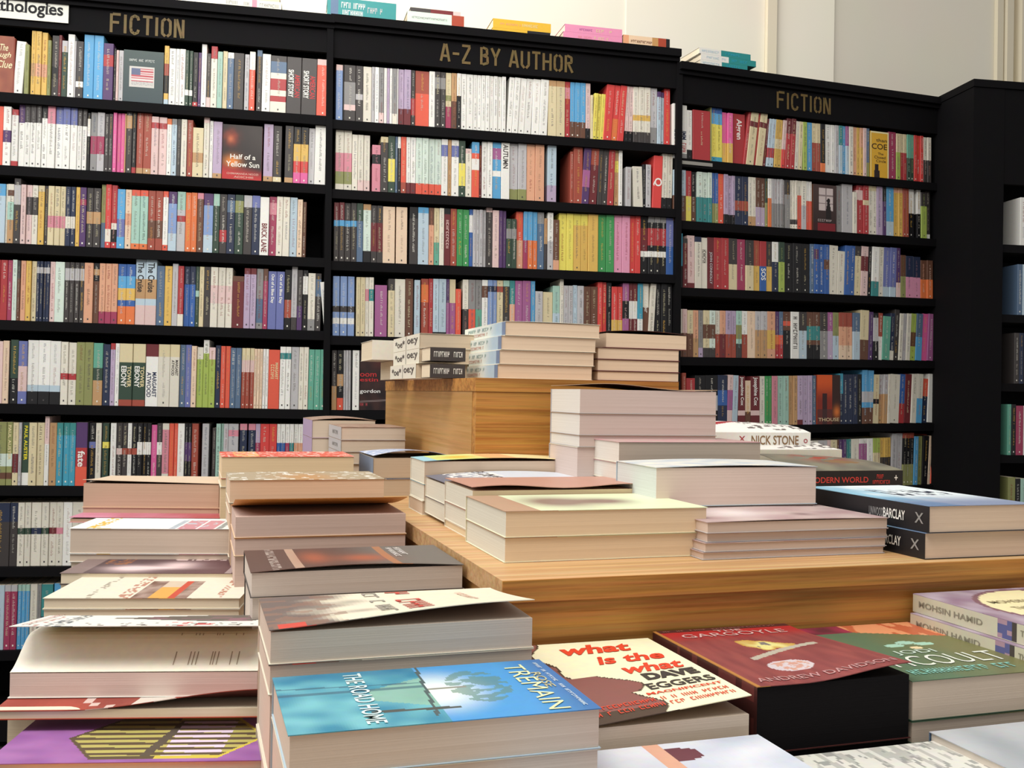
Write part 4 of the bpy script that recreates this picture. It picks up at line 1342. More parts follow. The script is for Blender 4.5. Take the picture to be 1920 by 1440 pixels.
def build_a1():
    """thick paperback whose cover and first pages stand open"""
    zb = P.z - .0195
    Q = Vector((P.x, P.y, zb))
    o = lying(Q, .190, .12, .0195, 'thick paperback with its white patterned cover and first pages sprung open', art=art_a1, side='w', pages='ddc9c0',
              curl=curl_a1, nx=80, ny=30, group=G_A, yaw=YA, inside='ecd9a8', texts=[('~11', .03, .95, .9, .03, 'b98a84', 1)])
    mb = MB()
    for k, cc in enumerate(('f0eadc', 'e8ddca', 'e6dccc')):
        f = 1 - k * .3
        grid(mb, lambda a, b: (.001 + a * .188, .001 + b * .122, .0196 - .0002 * k + leaf_a1(a, b, f)), flat(cc), 16, 24)
    for x in (.64, .70, .715, .73, .79, .80, .815, .87, .9):
        q = []
        for vv in (.06, .30):
            q.append((x * .190, .001 + vv * .122, .0201 + leaf_a1(x, vv, 1)))
        (xa_, ya_, za_), (xb_, yb_, zb_) = q
        mb.quad((xa_, ya_, za_), (xa_ + .0008, ya_, za_), (xb_ + .0008, yb_, zb_), (xb_, yb_, zb_), lin('a09080'))
    mb.build('loose_pages', M_COVER, o)


build_a1()


def art_rust(u, v):
    c = mixc(lin('a4483a'), lin('8c3a30'), .5 + nz(u * 5, v * 5))
    if .3 < u < .42 and nz(u * 50, v * 30) > 0: c = lin('d0b8b0')
    if .5 < u < .62 and v < .4: c = lin('d8cfc6')
    return c


P2 = Vector((P.x, P.y, P.z - .0197))
stack(P2, .190, .128, [.008], ['thin paperback with a rust red cover bent up towards the right, under the open one'], Z_LOW,
      'paperback under the open-covered one', art=art_rust, side='f', group=G_A, yaw=YA, nx=30, ny=20,
      specs=[dict(off=(0, -.026), LD=(.2, .15), curl=lambda u, v: ((.015 * sm(.25, 1.0, u) - .001) * max(0, 1 - v * 5.8)), inside='5a2a26')])


def art_a2(u, v):
    c = lin('ded6c4')
    if .44 < u < .72 and v < .8:
        c = mixc(lin('a89084'), lin('6d4a3c'), .5 + nz(u * 20, v * 9))
        if .52 < u < .62: c = lin('d8a04c') if v < .5 else lin('cbb9a4')
        if .62 < u < .66: c = lin('c0452e')
    elif (.36 < u < .42 or .86 < u < .9) and nz(u * 60, v * 22) > .05: c = lin('b5826e')
    elif .2 < u < .24 and nz(u * 60, v * 22) > .1: c = lin('a39a8a')
    return c


P = at(80, 1121, 450, .190, YA)
stack(P, .190, .112, [.011, .012], ['cream paperback with a small framed picture of a dog, behind the open-covered one', 'paperback directly under the cream one with the framed picture'], Z_LOW,
      'paperback low in the stack of the cream framed-picture one', art=art_a2, side='i', group=G_A, yaw=YA, nx=80, ny=24)


def art_a3(u, v):
    c = mixc(lin('4a3a40'), lin('5c3a40'), u)
    if u < .13: c = lin('7d6a68')
    c = mixc(c, lin('e3c9ca'), blob(u, v, .36, .3 , .13, .2) + .9 * blob(u, v, .6, .55, .11, .2) + .7 * blob(u, v, .48, .35, .2, .09))
    if .15 < u < .3 and v > .55 and nz(u * 40, v * 20) > 0: c = lin('8c5a3c')
    if .5 < u < .85 and v > .85 and nz(u * 40, v * 10) > 0: c = lin('cbb6b4')
    if .93 < u < .96: c = lin('a08c8c')
    return c


P = at(112, 1074, 445, .190, YA)
stack(P, .190, .096, [.0125, .012], ['dark paperback with two pale bare feet on its cover', 'paperback directly under the dark one with pale feet'], Z_LOW,
      'paperback low in the stack of the pale feet one', art=art_a3, side='d', group=G_A, yaw=YA, nx=80, ny=30)


def art_a4(u, v):
    c = lin('ecebe6')
    if .1 < u < .18: c = lin('d9b04a') if nz(u * 60, v * 20) > -.1 else c
    for a, b, k in ((.6, .64, 'a9b4bd'), (.65, .76, 'c58a92'), (.77, .88, 'c58a92'), (.89, .93, '8f9694')):
        if a < u < b and v < .8: c = lin(k) if nz(u * 30, v * 18) > -.3 else lin('b9bcc6')
    return c


P = at(130, 990, 438, .190, YA)
stack(P, .190, .096, [.030, .010], ['thick paperback with a white cover showing small pink and blue squares', 'thin paperback under the white one with pink and blue squares'], Z_LOW,
      'paperback low in the stack of the white squares one', art=art_a4, side='w', pages='c9b6a4', group=G_A, yaw=YA, nx=80, ny=16)


def art_a5(u, v):
    return mixc(lin('c9849c'), lin('a84c50'), u + .3 * nz(u * 6, v * 6))


P = at(155, 905, 412, .190, YA)
stack(P, .190, .126, [.0345, .0002 + .009, .006], ['thick paperback with a slightly lifted pale cover, backmost in the left file', 'thin paperback below the thick backmost one', 'pink-covered thin paperback second from the back of the left file'], Z_LOW,
      'paperback low in the backmost stack of the left file', art=flat('d9c2a8'), side='J', pages='c2a288', group=G_A, yaw=YA,
      curl=lambda u, v: .004 * (1 - v) ** 2 * (1.2 - u), inside='7d4a34',
      specs=[None, dict(art=flat('J')), dict(art=art_a5, side='p', off=(0, -.05), LD=(.2, .17), curl=lambda u, v: .0015)])

# ---- second file
def art_b0(u, v):
    # winter lane with a bare tree under a blue sky
    if u < .5:
        c = mixc(lin('2f7f9c'), lin('6fb3bd'), .5 + .9 * nz(u * 9, v * 7))
        if .30 < u < .5 and abs(v - .52) < (u - .2) * .9: c = mixc(c, lin('8fb49a'), .7)
        if abs(v - .62) < .02 or abs(v - .74 + .1 * u) < .012: c = mixc(c, lin('35586c'), .7)
        c = mixc(c, lin('2d6c94'), .6 * sm(.75, 1, v))
    else:
        c = mixc(lin('e4ebe4'), lin('4793cf'), sm(.02, .30, math.hypot((u - .52) * 1.2, (v - .5) * .6)))
        c = mixc(c, lin('3a6ea8'), sm(.78, 1.0, u))
        n_ = nz(u * 26, v * 26)
        if ((u - .68) / .11) ** 2 + ((v - .56) / .3) ** 2 < 1 and n_ > -.15: c = mixc(c, lin('5a7f70'), .7)
        if abs(v - .56) < .014 and u < .64: c = lin('8a8a80')
    if abs(u - .49 - .05 * (v - .5)) < .006 and v > .1: c = lin('4a5a5c')
    if abs(v - (.24 - .1 * (u - .3))) < .018 and .27 < u < .56: c = lin('4a4f4c')
    return c


P = at(540, 1378, 1128, .178)
stack(P, .178, .109, [.0235], ['paperback with a bare tree and blue winter lane on its cover'], Z_LOW, 'paperback under the blue winter lane one',
      art=art_b0, side='C', pages='cdbfb0', group=G_B, nx=110, ny=70,
      texts=[('TREMAIN', .83, .9, .86, .075, 'd9dcae', 1, .0), ('ROSE', .905, .72, .3, .035, 'b9b48e', 1), ('THE ROAD HOME', .24, .95, .9, .065, 'cfe0e0', 1), ('~34', .955, .92, .86, .014, 'cfd9df', 1)])


def art_b1(u, v):
    c = mixc(lin('6e605b'), lin('e6dcc6'), sm(.12, .42, u + .2 * nz(u * 7, v * 7)))
    if u < .3 and nz(u * 12, v * 12) > .1: c = mixc(c, lin('8c6a5a'), .6)
    if .03 < u < .13 and v < .12: c = lin('c9493c')
    return c


P = at(505, 1184, 1002, 0.180)
stack(P, 0.180, 0.108, [.0215, .0195], ['cream and brown paperback with red capitals, its cover lifting at the right', 'matching paperback directly below the cream and brown lifted-cover one'], Z_LOW,
      'paperback under the pair with lifting cream covers', art=art_b1, side='i', pages='cfc0b0', group=G_B, nx=60, ny=40,
      curl=lambda u, v: .0125 * (1 - v) ** 1.3 * sm(-.2, .9, u), inside='a87848',
      texts=[('~8', .42, .98, .9, .06, '9c968c', 1), ('~7', .52, .98, .9, .1, 'c2453c', 1), ('~7', .8, .8, .5, .03, 'cf9a88', 1)],
      specs=[None, dict(art=art_b1, curl=lambda u, v: 0.0)])


def art_b2(u, v):
    c = mixc(lin('5a4038'), lin('6a645f'), sm(.4, .75, u))
    if .2 < u < .24: c = lin('b0907c')
    c = mixc(c, lin('a8583a'), .8 * blob(u, v, .32, .5, .07, .3) + .9 * blob(u, v, .56, .4, .12, .2))
    if .66 < u < .7 : c = mixc(c, lin('c07a4a'), .6)
    if .1 < u < .14 and nz(u * 50, v * 40) > 0: c = lin('9c8c84')
    return c


P = at(470, 1073, 870, 0.184)
stack(P, 0.184, 0.118, [.0215], ['dark glossy paperback with rusty shapes and small white lettering on its cover'], Z_LOW, 'paperback under the dark glossy rusty one',
      art=art_b2, side='d', pages='cbbcb0', group=G_B, nx=70, ny=40, curl=lambda u, v: .004 * (1 - v) ** 2 * math.sin(u * 3.1),
      texts=[('~6', .76, .9, .4, .035, 'd6d0cc', 1), ('~8', .72, .9, .5, .03, 'd6d0cc', 1)], inside='5a4a44')


def art_b3(u, v):
    return mixc(lin('a86a34'), lin('c98a4c'), .5 + nz(u * 9, v * 9))


P = at(440, 968, 763, 0.184)
stack(P, 0.184, 0.113, [.023, .019], ['paperback with an open amber cover curling up, dark silhouette on its inside', 'paperback directly under the amber curled-cover one'], Z_LOW,
      'paperback low in the amber curled-cover stack', art=art_b3, side='J', pages='c8aca0', group=G_B, nx=60, ny=30,
      curl=lambda u, v: .018 * (1 - v) ** 1.4, inside='e8a04c')


def art_b4(u, v):
    c = mixc(lin('a99a80'), lin('b98a58'), blob(u, v, .5, .3, .2, .5))
    if nz(u * 22, v * 10) > .3: c = lin('ddd8cc')
    return c


P = at(430, 900, 722, 0.184)
stack(P, 0.184, 0.118, [.027, .012], ['paperback with a mottled tan cover, second from the back of its file', 'paperback directly under the mottled tan one'], Z_LOW, 'paperback low in the mottled tan stack',
      art=art_b4, side='i', pages='d2b598', group=G_B, nx=60, ny=20)


def art_b5(u, v):
    c = lin('d8604c')
    if .1 < u < .28 and nz(u * 30, v * 10) > -.2: c = lin('e2a868')
    if nz(u * 34, v * 12) > .25: c = lin('e9c2b4')
    return c


P = at(415, 856, 665, 0.184)
stack(P, 0.184, 0.118, [.030, .012], ['paperback with a coral red and orange cover, near the white spines', 'paperback directly under the coral red one'], Z_LOW, 'paperback low in the coral red stack',
      art=art_b5, side='i', pages='d8bf98', group=G_B, nx=60, ny=20)

# ---- raised tier, left pair of stacks behind the amber one
def art_blue(u, v):
    c = mixc(lin('8fa5cc'), lin('b9c4dc'), .5 + nz(u * 9, v * 9))
    if nz(u * 26, v * 20) > .25: c = lin('e6e9ee')
    return c


r_ = ray(700, 858); Pb6 = r_ * (1.40 / r_.y)
stack(Pb6 + Vector((0, 0, 0)), .118, .125, [.03, .028], ['paperback with a domed pale blue cover, beside the tan box', 'paperback directly under the domed pale blue one'], Z_MID, 'paperback low in the pale blue stack',
      art=art_blue, side='d', spine='L', pages='bca890', nx=30, ny=24, curl=lambda u, v: .011 * math.sin(min(1, u * .9 + .1) * 3.0) * (1 - .5 * v),
      spine_art=lambda u, v: mixc(lin('4a5262'), lin('8290a6'), u), inside='857668')
r_ = ray(640, 800); Pb7 = r_ * (1.56 / r_.y)


def art_brn(u, v):
    return mixc(lin('8a6a58'), lin('b59a88'), .5 + .8 * nz(u * 8, v * 8))


stack(Pb7, .104, .15, [.021, .019, .019], ['uppermost of three grey-spined paperbacks against the box, brown cover', 'middle one of three grey-spined paperbacks against the box', 'lowest of three grey-spined paperbacks against the box'], Z_MID, 'paperback under the grey-spined trio',
      art=art_brn, side='L', spine='L', pages='cdbba6', nx=30, ny=24, spine_texts=[('~7', .25, .75, .35, .3, 'G')],
      specs=[None, dict(spine_texts=[('~7', .25, .75, .35, .3, 'G')]), dict(spine_texts=[('~7', .25, .75, .35, .3, 'G')])])
Pb8 = Pb7 + wt * .153 - ut * .028 + Vector((0, 0, .006))
stack(Pb8, .11, .15, [.031, .031], ['upper grey-lilac spined paperback behind the grey-spined trio', 'lower grey-lilac spined paperback behind the grey-spined trio'], Z_MID, 'paperback under the grey-lilac pair',
      art=art_brn, side='V', spine='L', pages='cdbba6', nx=20, ny=12, curl=lambda u, v: .004 * math.sin(u * 3.1))

# ---- raised tier, left row (C)
G_C = 'cream-spined books along the left edge of the raised tier'


def art_c0(u, v):
    c = lin('dbe3bd')
    c = mixc(c, lin('8c7468'), min(1, 1.3 * blob(u, v, .36, .5, .16, .3) + 1.1 * blob(u, v, .62, .5, .13, .18)))
    if u < .17: c = mixc(c, lin('a8725e'), .8)
    return c


P = onz(945, 1055.5, Z_MID + .0003); P = P + Vector((0, 0, .0455)) 
stack(P, .198, .129, [.0235, .022], ['pale green paperback with brown figures, upper of two at the raised tier corner', 'cream book under the pale green one at the raised tier corner'], Z_MID + .0003, 'book',
      art=art_c0, side='e6e2c4', pages='e2c8a4', group=G_C, nx=60, ny=30, pfc={'l': lin('d4cfc0')},
      specs=[dict(LD=(.199, .131), off=(0, -.001)), dict(LD=(.197, .129))])
P = at(885, 919, 1220, .198)
stack(P, .198, .113, [.0225, .02], ['paperback with a warped red-brown cover, second along the raised tier edge', 'cream-spined paperback directly under the warped red-brown one'], Z_MID, 'cream book low in the warped red-brown stack',
      art=flat('b98a7a'), side='i', pages='d9c29a', group=G_C, nx=30, ny=20, inside='a8482e', curl=lambda u, v: .0035 * (1 - v) * (1 + math.sin(u * 9) * .5) + .003 * v, pfc={'l': lin('d4cfc0')})


def art_c2(u, v):
    c = mixc(lin('6a6a78'), lin('c9ced8'), sm(.05, .4, u))
    if .1 < u < .4 and nz(u * 24, v * 16) > .05: c = lin('e6e4e0')
    if .28 < u < .36 and nz(u * 50, v * 50) > 0: c = lin('2e2c34')
    return c


P = at(834, 908, 1140, .198)
stack(P, .198, .097, [.0225, .02], ['paperback with a blue-grey cover, third along the raised tier edge', 'cream-spined paperback directly under the blue-grey covered one'], Z_MID, 'cream book low in the blue-grey covered stack',
      art=art_c2, side='i', pages='cdb9a2', group=G_C, nx=60, ny=30, curl=lambda u, v: .005 * math.sin(u * 3.0) + .002, inside='9c8a80', pfc={'l': lin('d4cfc0')})


def art_c3(u, v):
    c = mixc(lin('cfdf8a'), lin('ecd9a0'), sm(.2, .6, u))
    c = mixc(c, lin('d8b23c'), blob(u, v, .25, .4, .12, .3))
    if u < .09: c = lin('9cc8d4')
    if .4 < u < .6: c = mixc(c, lin('d98a5c'), .6)
    return c


P = at(795, 864, 1080, .198)
stack(P, .198, .078, [.0285, .02], ['paperback with a bright yellow-green cover, fourth along the raised tier edge', 'cream-spined paperback directly under the yellow-green one'], Z_MID, 'cream book low in the yellow-green stack',
      art=art_c3, side='i', pages='cbb49c', group=G_C, nx=60, ny=24, curl=lambda u, v: .004 * math.sin(u * 3.0), inside='b98a5c', pfc={'l': lin('d4cfc0')})

# ---- raised tier, middle row (D)
G_D = 'thick stacks in the middle of the raised tier'


def art_d0(u, v):
    c = mixc(lin('c0aca8'), lin('a88a8c'), .5 + nz(u * 5, v * 5))
    c = mixc(c, lin('e6dcda'), .8 * blob(u, v, .3, .5, .16, .3))
    c = mixc(c, lin('6a4a52'), .8 * blob(u, v, .62, .3, .06, .1))
    return c


P = onz(1325, 1050, Z_MID + .0003) + Vector((0, 0, .0345))
stack(P, .198, .112, [.0105, .0085, .0085, .007], ['paperback with a washed-out pink cover, topmost of the four warped ones', 'second of four warped paperbacks, under the pink-covered one', 'third of four warped paperbacks beside the black-spined pair', 'lowest of the four warped paperbacks beside the black-spined pair'], Z_MID + .0003, 'book',
      art=art_d0, side='L', pages='cdb6a6', group=G_D, nx=50, ny=26, curl=lambda u, v: .0012 * math.sin(u * 3.1), specs=[None, dict(off=(.001, .002)), dict(off=(-.002, 0)), dict(off=(-.004, 0))])


def art_d1(u, v):
    return mixc(lin('b9c3cd'), lin('e3dfd4'), .5 + nz(u * 9, v * 6))


P = at(1230, 876, 1533, .19)
stack(P, .19, .098, [.040], ['thick paperback with a pale silvery blue cover, second stack of the middle row'], Z_MID, 'thick paperback under the silvery blue one',
      art=art_d1, side='C', pages='dcc6b8', group=G_D, nx=30, ny=16, pfc={'l': lin('ccd0cc')}, curl=lambda u, v: .002 * math.sin(u * 3.1))


def art_d2(u, v):
    return mixc(lin('c9929a'), lin('b9a69c'), .5 + .9 * nz(u * 8, v * 6))


P = at(1160, 828, 1428, .185)
stack(P, .185, .10, [.024, .02], ['paperback with a mottled pink cover, third stack of the middle row', 'paperback directly under the mottled pink one'], Z_MID, 'paperback low in the mottled pink stack',
      art=art_d2, side='i', pages='b9a898', group=G_D, nx=30, ny=16, pfc={'l': lin('d6d0c6')})
P = at(1087, 728, 1345, .185)
stack(P, .185, .1, [.030, .026, .014], ['fat paperback with a buckled brown cover, topmost of the tallest stack', 'fat paperback second in the tallest stack, under the buckled brown cover', 'paperback third in the tallest stack of the middle row'], Z_MID, 'paperback low in the tallest stack',
      art=flat('b59a80'), side='L', pages='c9b5ac', group=G_D, nx=30, ny=16, inside='8a5038', pfc={'l': lin('d2ccc4')},
      curl=lambda u, v: .0022 + .0022 * math.sin(u * 5 + 1) + .003 * (1 - v) * blob(u, v, .3, 0, .3, 1))

# ---- raised tier, right (E)
def art_e0(u, v):
    c = mixc(lin('8fc0d8'), lin('e3ecf0'), sm(.1, .5, u + .3 * nz(u * 6, v * 6)))
    c = mixc(c, lin('5c6a94'), .8 * sm(.55, .1, v))
    if .3 < u < .9 and .45 < v < .75 and nz(u * 26, v * 12) > .12: c = lin('20283c')
    return c


BS = [('LINWOOD', .12, .48, .35, .3, 'G'), ('BARCLAY', .5, .88, .3, .34, 'w')]
P = onz(1742, 1050, Z_MID + .0003) + Vector((0, 0, .0505))
LBS = dict(art=art_e0, side='k', spine='L', pages='d8c0aa', nx=50, ny=50, group='black-spined thrillers on the raised tier')
stack(P, .126, .196, [.0255, .025], ['upper of two black-spined thrillers, blue and white glossy cover', 'lower of the two black-spined thrillers on the raised tier'], Z_MID + .0003, 'book',
      specs=[dict(spine_texts=[('LINWOOD', .56, .67, .3, .34, 'G'), ('BARCLAY', .67, .83, .3, .38, 'w'), ('X', .9, .96, .3, .4, 'G')]), dict(off=(-.002, .003), spine_texts=[('LINWOOD', .56, .67, .3, .34, 'G'), ('BARCLAY', .67, .83, .3, .38, 'w'), ('X', .9, .96, .3, .4, 'G')])], **LBS)


def art_e1(u, v):
    c = mixc(lin('6a675c'), lin('868270'), .5 + nz(u * 6, v * 6))
    c = mixc(c, lin('a8402e'), 1.1 * blob(u, v, .5, .6, .22, .25)) if nz(u * 9, v * 9) > -.15 else c
    if blob(u, v, .6, .35, .2, .08) > .5: c = lin('8a6a48')
    return c


r_ = ray(1693, 881); Pe = r_ * (1.52 / r_.y)
Pe = Pe - ut * .198
stack(Pe, .198, .128, [.026, .02], ['black-spined paperback with MODERN WORLD in red, spine towards the viewer', 'red and black book under the MODERN WORLD one'], Z_MID, 'book low under the MODERN WORLD one',
      art=art_e1, side='k', spine='N', nx=60, ny=40, curl=lambda u, v: .019 * math.sin(v * 2.0) * (1 - .5 * u * u),
      spine_texts=[('MODERN WORLD', .15, .68, .28, .34, 'c4403a'), ('~5', .74, .82, .5, .26, 'c4403a'), ('~9', .72, .88, .2, .22, 'c4403a'), ('+', .92, .95, .4, .3, 'e6e6e6')],
      specs=[None, dict(side='m', spine_texts=[], curl=None)])


def art_e2(u, v):
    c = lin('f0ece6')
    if .1 < v < .85 and u > .45 and nz(u * 22, v * 13) > .12: c = lin('6d6462')
    if u < .5 and abs(v - .2 - u * .8) < .06: c = lin('a83038')
    return c


r_ = ray(1520, 811); Pe = r_ * (1.68 / r_.y)
Pe = Pe - ut * .198
stack(Pe, .198, .128, [.026, .02], ['white paperback with bronze capitals on its spine and a domed patterned cover', 'patterned book directly under the white one with bronze spine capitals'], Z_MID, 'book low under the white one with bronze spine capitals',
      art=art_e2, side='w', spine='N', nx=60, ny=40, curl=lambda u, v: .017 * math.sin(v * 2.6) * (1 - .35 * u * u), inside='d8d0c4',
      spine_texts=[('NICK STONE', .42, .88, .2, .6, '8a6a48'), ('X', .3, .36, .4, .36, 'a83038'), ('o', .93, .97, .3, .3, 'a8505a')],
      specs=[None, dict(off=(.03, -.045), art=art_e2, side='i', spine_texts=[], curl=lambda u, v: .009 * sm(0, .7, v))])

# ---- on the box (F)
G_F = 'small stacks on top of the oak box'


def sp_light(u, v):
    c = mixc(lin('dfe3d8'), lin('a9bfce'), sm(.55, .85, u))
    if u > .93: c = lin('6f7f9c')
    return c


P0_ = ray(942, 707); kf = 1.335
P = P0_ * (kf / P0_.y); P.z = Z_BOX + .0003
Lf = .139
tf = .0195
PT = Vector((P.x, P.y, Z_BOX + .0003 + 4 * tf))
SPT = [('~15', .1, .7, .55, .26, '8fa9a6'), ('~13', .2, .6, .2, .22, 'd29a8c')]
nm = ['uppermost', 'second', 'third', 'lowest']
stack(PT, Lf, .21, [tf] * 4, [f'{q} of four paperbacks with pale blue spines on the oak box' for q in nm], Z_BOX + .0003, 'book', art=flat('e6e2d2'), side='i', spine='L', pages='dfc6aa', group=G_F, nx=12, ny=12,
      spine_art=sp_light, spine_texts=SPT, curl=lambda u, v: .0008 * math.sin(u * 3.1),
      specs=[dict(off=(.003, 0))] + [dict(spine_art=sp_light, spine_texts=SPT, off=(-.002 * q, .001 * q)) for q in range(1, 4)])
P0_ = ray(1118, 709); P = P0_ * (1.385 / P0_.y)
PT = Vector((P.x, P.y, Z_BOX + .0003 + .0685))
stack(PT + ut * .0015, .128, .19, [.0215, .0165, .0165, .0135], ['paperback with a dark buckled cover, jutting from the right stack on the box', 'second paperback of the right stack on the oak box', 'third paperback of the right stack on the oak box', 'lowest paperback of the right stack on the oak box'], Z_BOX + .0003, 'book',
      art=flat('5a3a38'), side='m', pages='dfc6aa', group=G_F, nx=24, ny=12, inside='5c3a34', specs=[dict(off=(.012, 0), curl=lambda u, v: .0045 * (1 - v) * math.sin(.4 + u * 2.6))])
# dotted white spines at the left of the box
r_ = ray(787, 624); ks = 1.46
P = r_ * (ks / r_.y)
hs = P.z - (Z_BOX + .0003)


def sp_dots(u, v):
    if abs(u - .52) < .012: return lin('8c877c')
    return lin('e2ddcc')


def dots(txt):
    return [('*oe*', .08, .46, .25, .5, 'd'), ('oe:y', .56, .94, .25, .5, 'd')]


stack(P, .105, .2, [hs / 3] * 3, [f'{q} of three white paperbacks with dotted black spine lettering, on the box' for q in ('uppermost', 'middle', 'lowest')], Z_BOX + .0003, 'book',
      art=flat('d6ccb6'), side='i', spine='L', pages='cdb99e', group=G_F, nx=10, ny=10, spine_art=sp_dots, spine_texts=dots(0),
      specs=[None, dict(spine_art=sp_dots, spine_texts=dots(0), LD=(.104, .2)), dict(spine_art=sp_dots, spine_texts=dots(0), LD=(.104, .2), off=(-.004, .004))])
# two dark spined books tucked between
for q in range(2):
    tt = .0195
    Q = Vector((P.x, P.y, Z_BOX + .0006 + q * (tt + .0045))) + ut * .002 - wt * .062
    lying(Q, .052, .058, tt, f"{'lower' if q == 0 else 'upper'} of two small dark books in front of the dotted white spines", art=flat('4a4440'), side='d', spine='N', pages='d8c7aa', nx=4, ny=4, group=G_F,
          spine_texts=[('~8', .1, .55, .3, .4, 'w'), ('~5', .66, .92, .3, .4, 'w')])
    if q == 0:
        pass
r_ = ray(698, 637); Pw = r_ * (1.69 / r_.y)
stack(Pw, .07, .12, [.034, Pw.z - .034 - Z_BOX - .0004], ['plain white book jutting over the left end of the box', 'dark book beneath the plain white one on the box'], Z_BOX + .0003, 'book',
      art=flat('e3dfd0'), side='e3dfd0', spine='N', pages='d8c7aa', group=G_F, nx=6, ny=6, specs=[None, dict(side='u', off=(.036, .0), LD=(.03, .12), art=flat('u'), spine='N')])

# ---- lower tier, right of the corner (G)
G_G = 'books lying in front of the raised tier'


def art_what(u, v):
    # cream with a plum profile at the left
    b = .27 + .1 * math.sin(v * 5.2 + .6) + (.14 if .25 < v < .5 else .0) * sm(.2, .35, v) + .18 * sm(.55, .1, v) * 1
    edge = b + .03 * math.sin(v * 21)
    if u < edge - .015 and v > .13 - .1 * u: 
        c = lin('86544f')
        if abs(v - .72 + .3 * (u - .1)) < .012 and u < .25: c = lin('4a2f32')
        return c
    if u < edge: return lin('4a3a30')
    return lin('ece7c4')


P = Vector((.1644, .664, -.2105)) - ut * .128
rd = 'd8432c'
stack(P, .128, .159, [.0178], ['cream and plum paperback with red brush lettering, beside the blue tree one'], Z_LOW, 'paperback under the cream one with red brush lettering',
      art=art_what, side='i', pages='d3c1ae', group=G_G, nx=90, ny=90, inside='b99a60',
      curl=lambda u, v: .0125 * (1 - (1 - u) * (1 - v)),
      texts=[('what', .34, .80, .46, .14, rd, 0, .035, .3), ('is the', .47, .63, .44, .12, rd, 0, .03, .3), ('what', .56, .47, .38, .12, rd, 0, .03, .3),
             ('DAVE', .62, .36, .33, .09, '3a3634', 0, .06), ('EGGERS', .57, .245, .4, .075, '3a3634', 0, .02),
             ('MAGNIFICENT', .52, .19, .45, .028, rd, 0, .02), ('~28', .1, .12, .86, .035, rd, 0, .01), ('~30', .08, .06, .88, .035, rd, 0, .01)])


def art_garg(u, v):
    c = mixc(lin('7c3a3c'), lin('8e4644'), .5 + nz(u * 20, v * 5))
    c = mixc(c, lin('a8252a'), sm(.72, .92, v))
    if v > .95: c = lin('4a1f22')
    g = blob(u, v, .52, .60, .2, .12) * (1 + 1.3 * nz(u * 11, v * 11))
    if g > .42: c = mixc(lin('b88a3c'), lin('d8cf86'), (g - .42) * 2)
    if g > .95: c = lin('78706e') if nz(u * 20, v * 20) > .2 else c
    y = .42 + (u - .3) * .28 - .25 * (u - .55) ** 2
    if .28 < u < .86 and abs(v - y) < .022: c = lin('b0a898')
    e1 = ((u - .42) / .14) ** 2 + ((v - .25) / .085) ** 2
    if e1 < 1: c = lin('c9bcc0') if e1 > .75 or nz(u * 40, v * 50) > 0 else lin('c49484')
    if u < .018: c = lin('b0783c')
    return c


P = at(1420, 1287, 1709, .1258)


def sp_garg(u, v):
    if v > .88: return lin('b0783c')
    return lin('4a2422') if nz(u * 20, v * 3) > -.2 else lin('6a3430')


stack(P, .1258, -toUV(P)[1] - .001, [.046], ['thick maroon book with a burning emblem, black page edges and an oval sticker'], Z_LOW, 'book under the thick maroon black-edged one',
      art=art_garg, side='4a2422', spine='L', pages='161416', group=G_G, nx=90, ny=100, spine_art=sp_garg, inside='8a7868',
      curl=lambda u, v: .0085 * max(0, 1 - v * 1.3) * sm(.3, 1, u),
      texts=[('GARGOYLE', .12, .82, .76, .07, 'cfa8a4', 0, -.0), ('THE', .4, .905, .2, .035, 'cfa8a4', 0), ('ANDREW DAVIDSON', .06, .05, .9, .055, 'b98a8a', 0), ('~26', .05, .955, .85, .02, '8c5a50', 0)],
      spine_texts=[('GARGOYLE', .08, .5, .35, .3, 'q')])


def art_green(u, v):
    c = mixc(lin('4f6b52'), lin('6c6a42'), sm(.2, .9, u) + .3 * nz(u * 5, v * 5))
    if v > .86: c = mixc(lin('9c2c4c'), lin('5a2434'), .5 + nz(u * 9, v * 9))
    if .4 < u < .98 and v > .66 and v > .95 - .32 * (u - .1): c = lin('d89066') if nz(u * 12, v * 5) > -.2 else lin('b9603f')
    for (a, b) in ((.44, .56), (.56, .60), (.66, .56)):
        if ((u - a) / .07) ** 2 + ((v - b) / .03) ** 2 < 1: c = lin('9cc4b0')
    if ((u - .54) / .04) ** 2 + ((v - .5) / .025) ** 2 < 1: c = lin('dcc89c')
    return c


r_ = ray(1711, 1277); P = r_ * (.7075 / r_.y)
stack(P, .13, -toUV(P)[1] - .001, [.029, .016], ['green paperback with white capitals, right of the thick maroon book', 'paperback directly under the green one'], Z_LOW, 'paperback low under the green one',
      art=art_green, side='e', pages='d6c2ae', group=G_G, nx=70, ny=90,
      texts=[('PICOULT', .12, .2, .8, .16, 'd8dcd2', 0, -.005), ('JODI', .3, .38, .3, .08, 'b9cabc', 0), ('~15', .1, .08, .75, .07, '7fbcae', 0, 0, .3)])

r1 = onz(1712, 1112, -.1735)


def art_moh(u, v):
    e1 = ((u - .75) / .55) ** 2 + ((v - .62) / .33) ** 2
    if e1 < 1: return lin('e6dcae')
    if e1 < 1.16: return lin('7a5a64')
    return mixc(lin('8a7286'), lin('b0a2ae'), .5 + nz(u * 8, v * 8))


def sp_moh(u, v):
    if .50 < u < .585: return lin('5c5f8e') if nz(u * 30, v * 3) > -.2 else lin('a88a98')
    if .585 < u < .6: return lin('4a4440')
    return lin('c9c4ac')


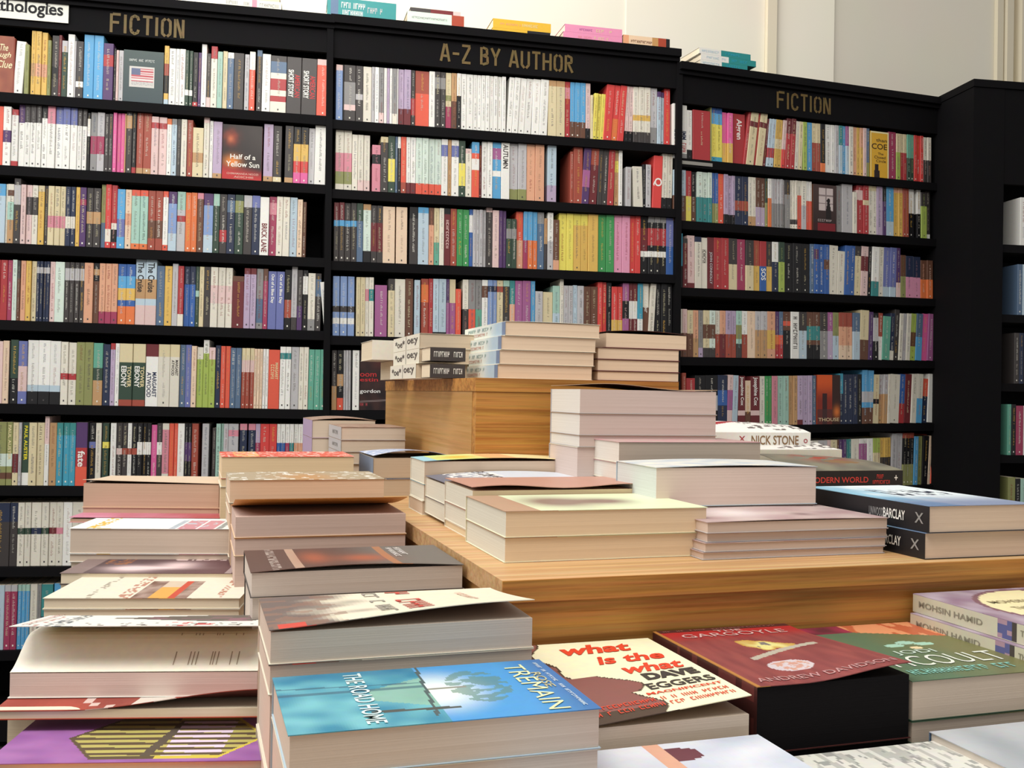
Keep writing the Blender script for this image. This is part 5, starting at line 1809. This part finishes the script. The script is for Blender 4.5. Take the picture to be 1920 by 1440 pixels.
SM = [('MOHSIN HAMID', .04, .42, .35, .32, '8c8676'), ('The Reluctant Fundamentalist', .62, .98, .4, .3, '8c8676')]
Pm = Vector((r1.x, r1.y, -.1735)) - wt * .198
stack(Pm, .129, .198, [.0165, .0165], ['upper of two pale-spined paperbacks, purple cover with a large cream oval', 'lower of two pale-spined paperbacks beside the green book'], Z_LOW, 'paperback under the pale-spined pair',
      art=art_moh, side='c9c4ac', spine='L', pages='d8c8b0', group=G_G, nx=60, ny=60, spine_art=sp_moh, spine_texts=SM,
      texts=[('MOHSIN HAMID', .3, .72, .6, .05, '9c9070', 0), ('THE RELUCTANT', .32, .6, .6, .05, '9c9070', 0), ('FUNDAMENTALIST', .32, .5, .6, .05, '9c9070', 0)],
      specs=[None, dict(off=(-.006, -.004), spine_art=sp_moh, spine_texts=SM)])


# ---- the front row, partly in view
def front_book(xr, yr, z, L, D, t, label, art, texts=(), side='w', pages=GREYP, **kw):
    Q = onz(xr, yr, z)
    P = Q - ut * L - wt * D
    stack(Vector((P.x, P.y, z)), L, D, [t], [label], Z_LOW, 'paperback under the ' + kw.pop('under'), art=art, side=side, pages=pages, group='books along the front edge of the table', nx=70, ny=60, texts=texts, **kw)


def art_g5(u, v):
    c = mixc(lin('d9dae2'), lin('b9c0d0'), .5 + nz(u * 5, v * 5))
    if blob(u, v, .6, .35, .3, .3) > .45: c = mixc(lin('b03a3c'), lin('d0706a'), .5 + nz(u * 9, v * 9))
    if blob(u, v, .66, .85, .09, .1) > .5: c = lin('6a3a44')
    if abs(u - .6) < .03 and v > .4: c = lin('d8a48c')
    return c


front_book(1421, 1376, -.2215, .198, .13, .02, 'paperback with a blurred red and white cover at the front edge, beneath the red-lettered one', art_g5, under='red and white one at the front edge')


def art_g6(u, v):
    c = lin('d6d4cc')
    if v > .7 and nz(u * 30, v * 8) > .1: c = lin('b5b4ae')
    if nz(u * 40, v * 22) > .35: c = lin('9a9a96')
    return c


front_book(1752, 1388, -.2355, .135, .20, .02, 'off-white paperback with faint grey script at the front edge', art_g6, under='off-white faint script one', texts=[('~5', .55, .3, .42, .12, 'b98a70', 0)])


def art_g7(u, v):
    c = mixc(lin('c6c8cc'), lin('8f959c'), .5 + .6 * nz(u * 4, v * 4))
    c = mixc(c, lin('2c2a30'), sm(.62, .3, v + .15 * nz(u * 12, v * 6)) if v < .75 else 0)
    return c


Q = onz(1742, 1371, -.230)
stack(Vector((Q.x, Q.y, -.230)) - wt * .20, .135, .20, [.02], ['grey-blue paperback with a dark treeline at the front right corner'], Z_LOW, 'paperback under the dark treeline one',
      art=art_g7, side='z', pages=GREYP, group='books along the front edge of the table', nx=60, ny=70)
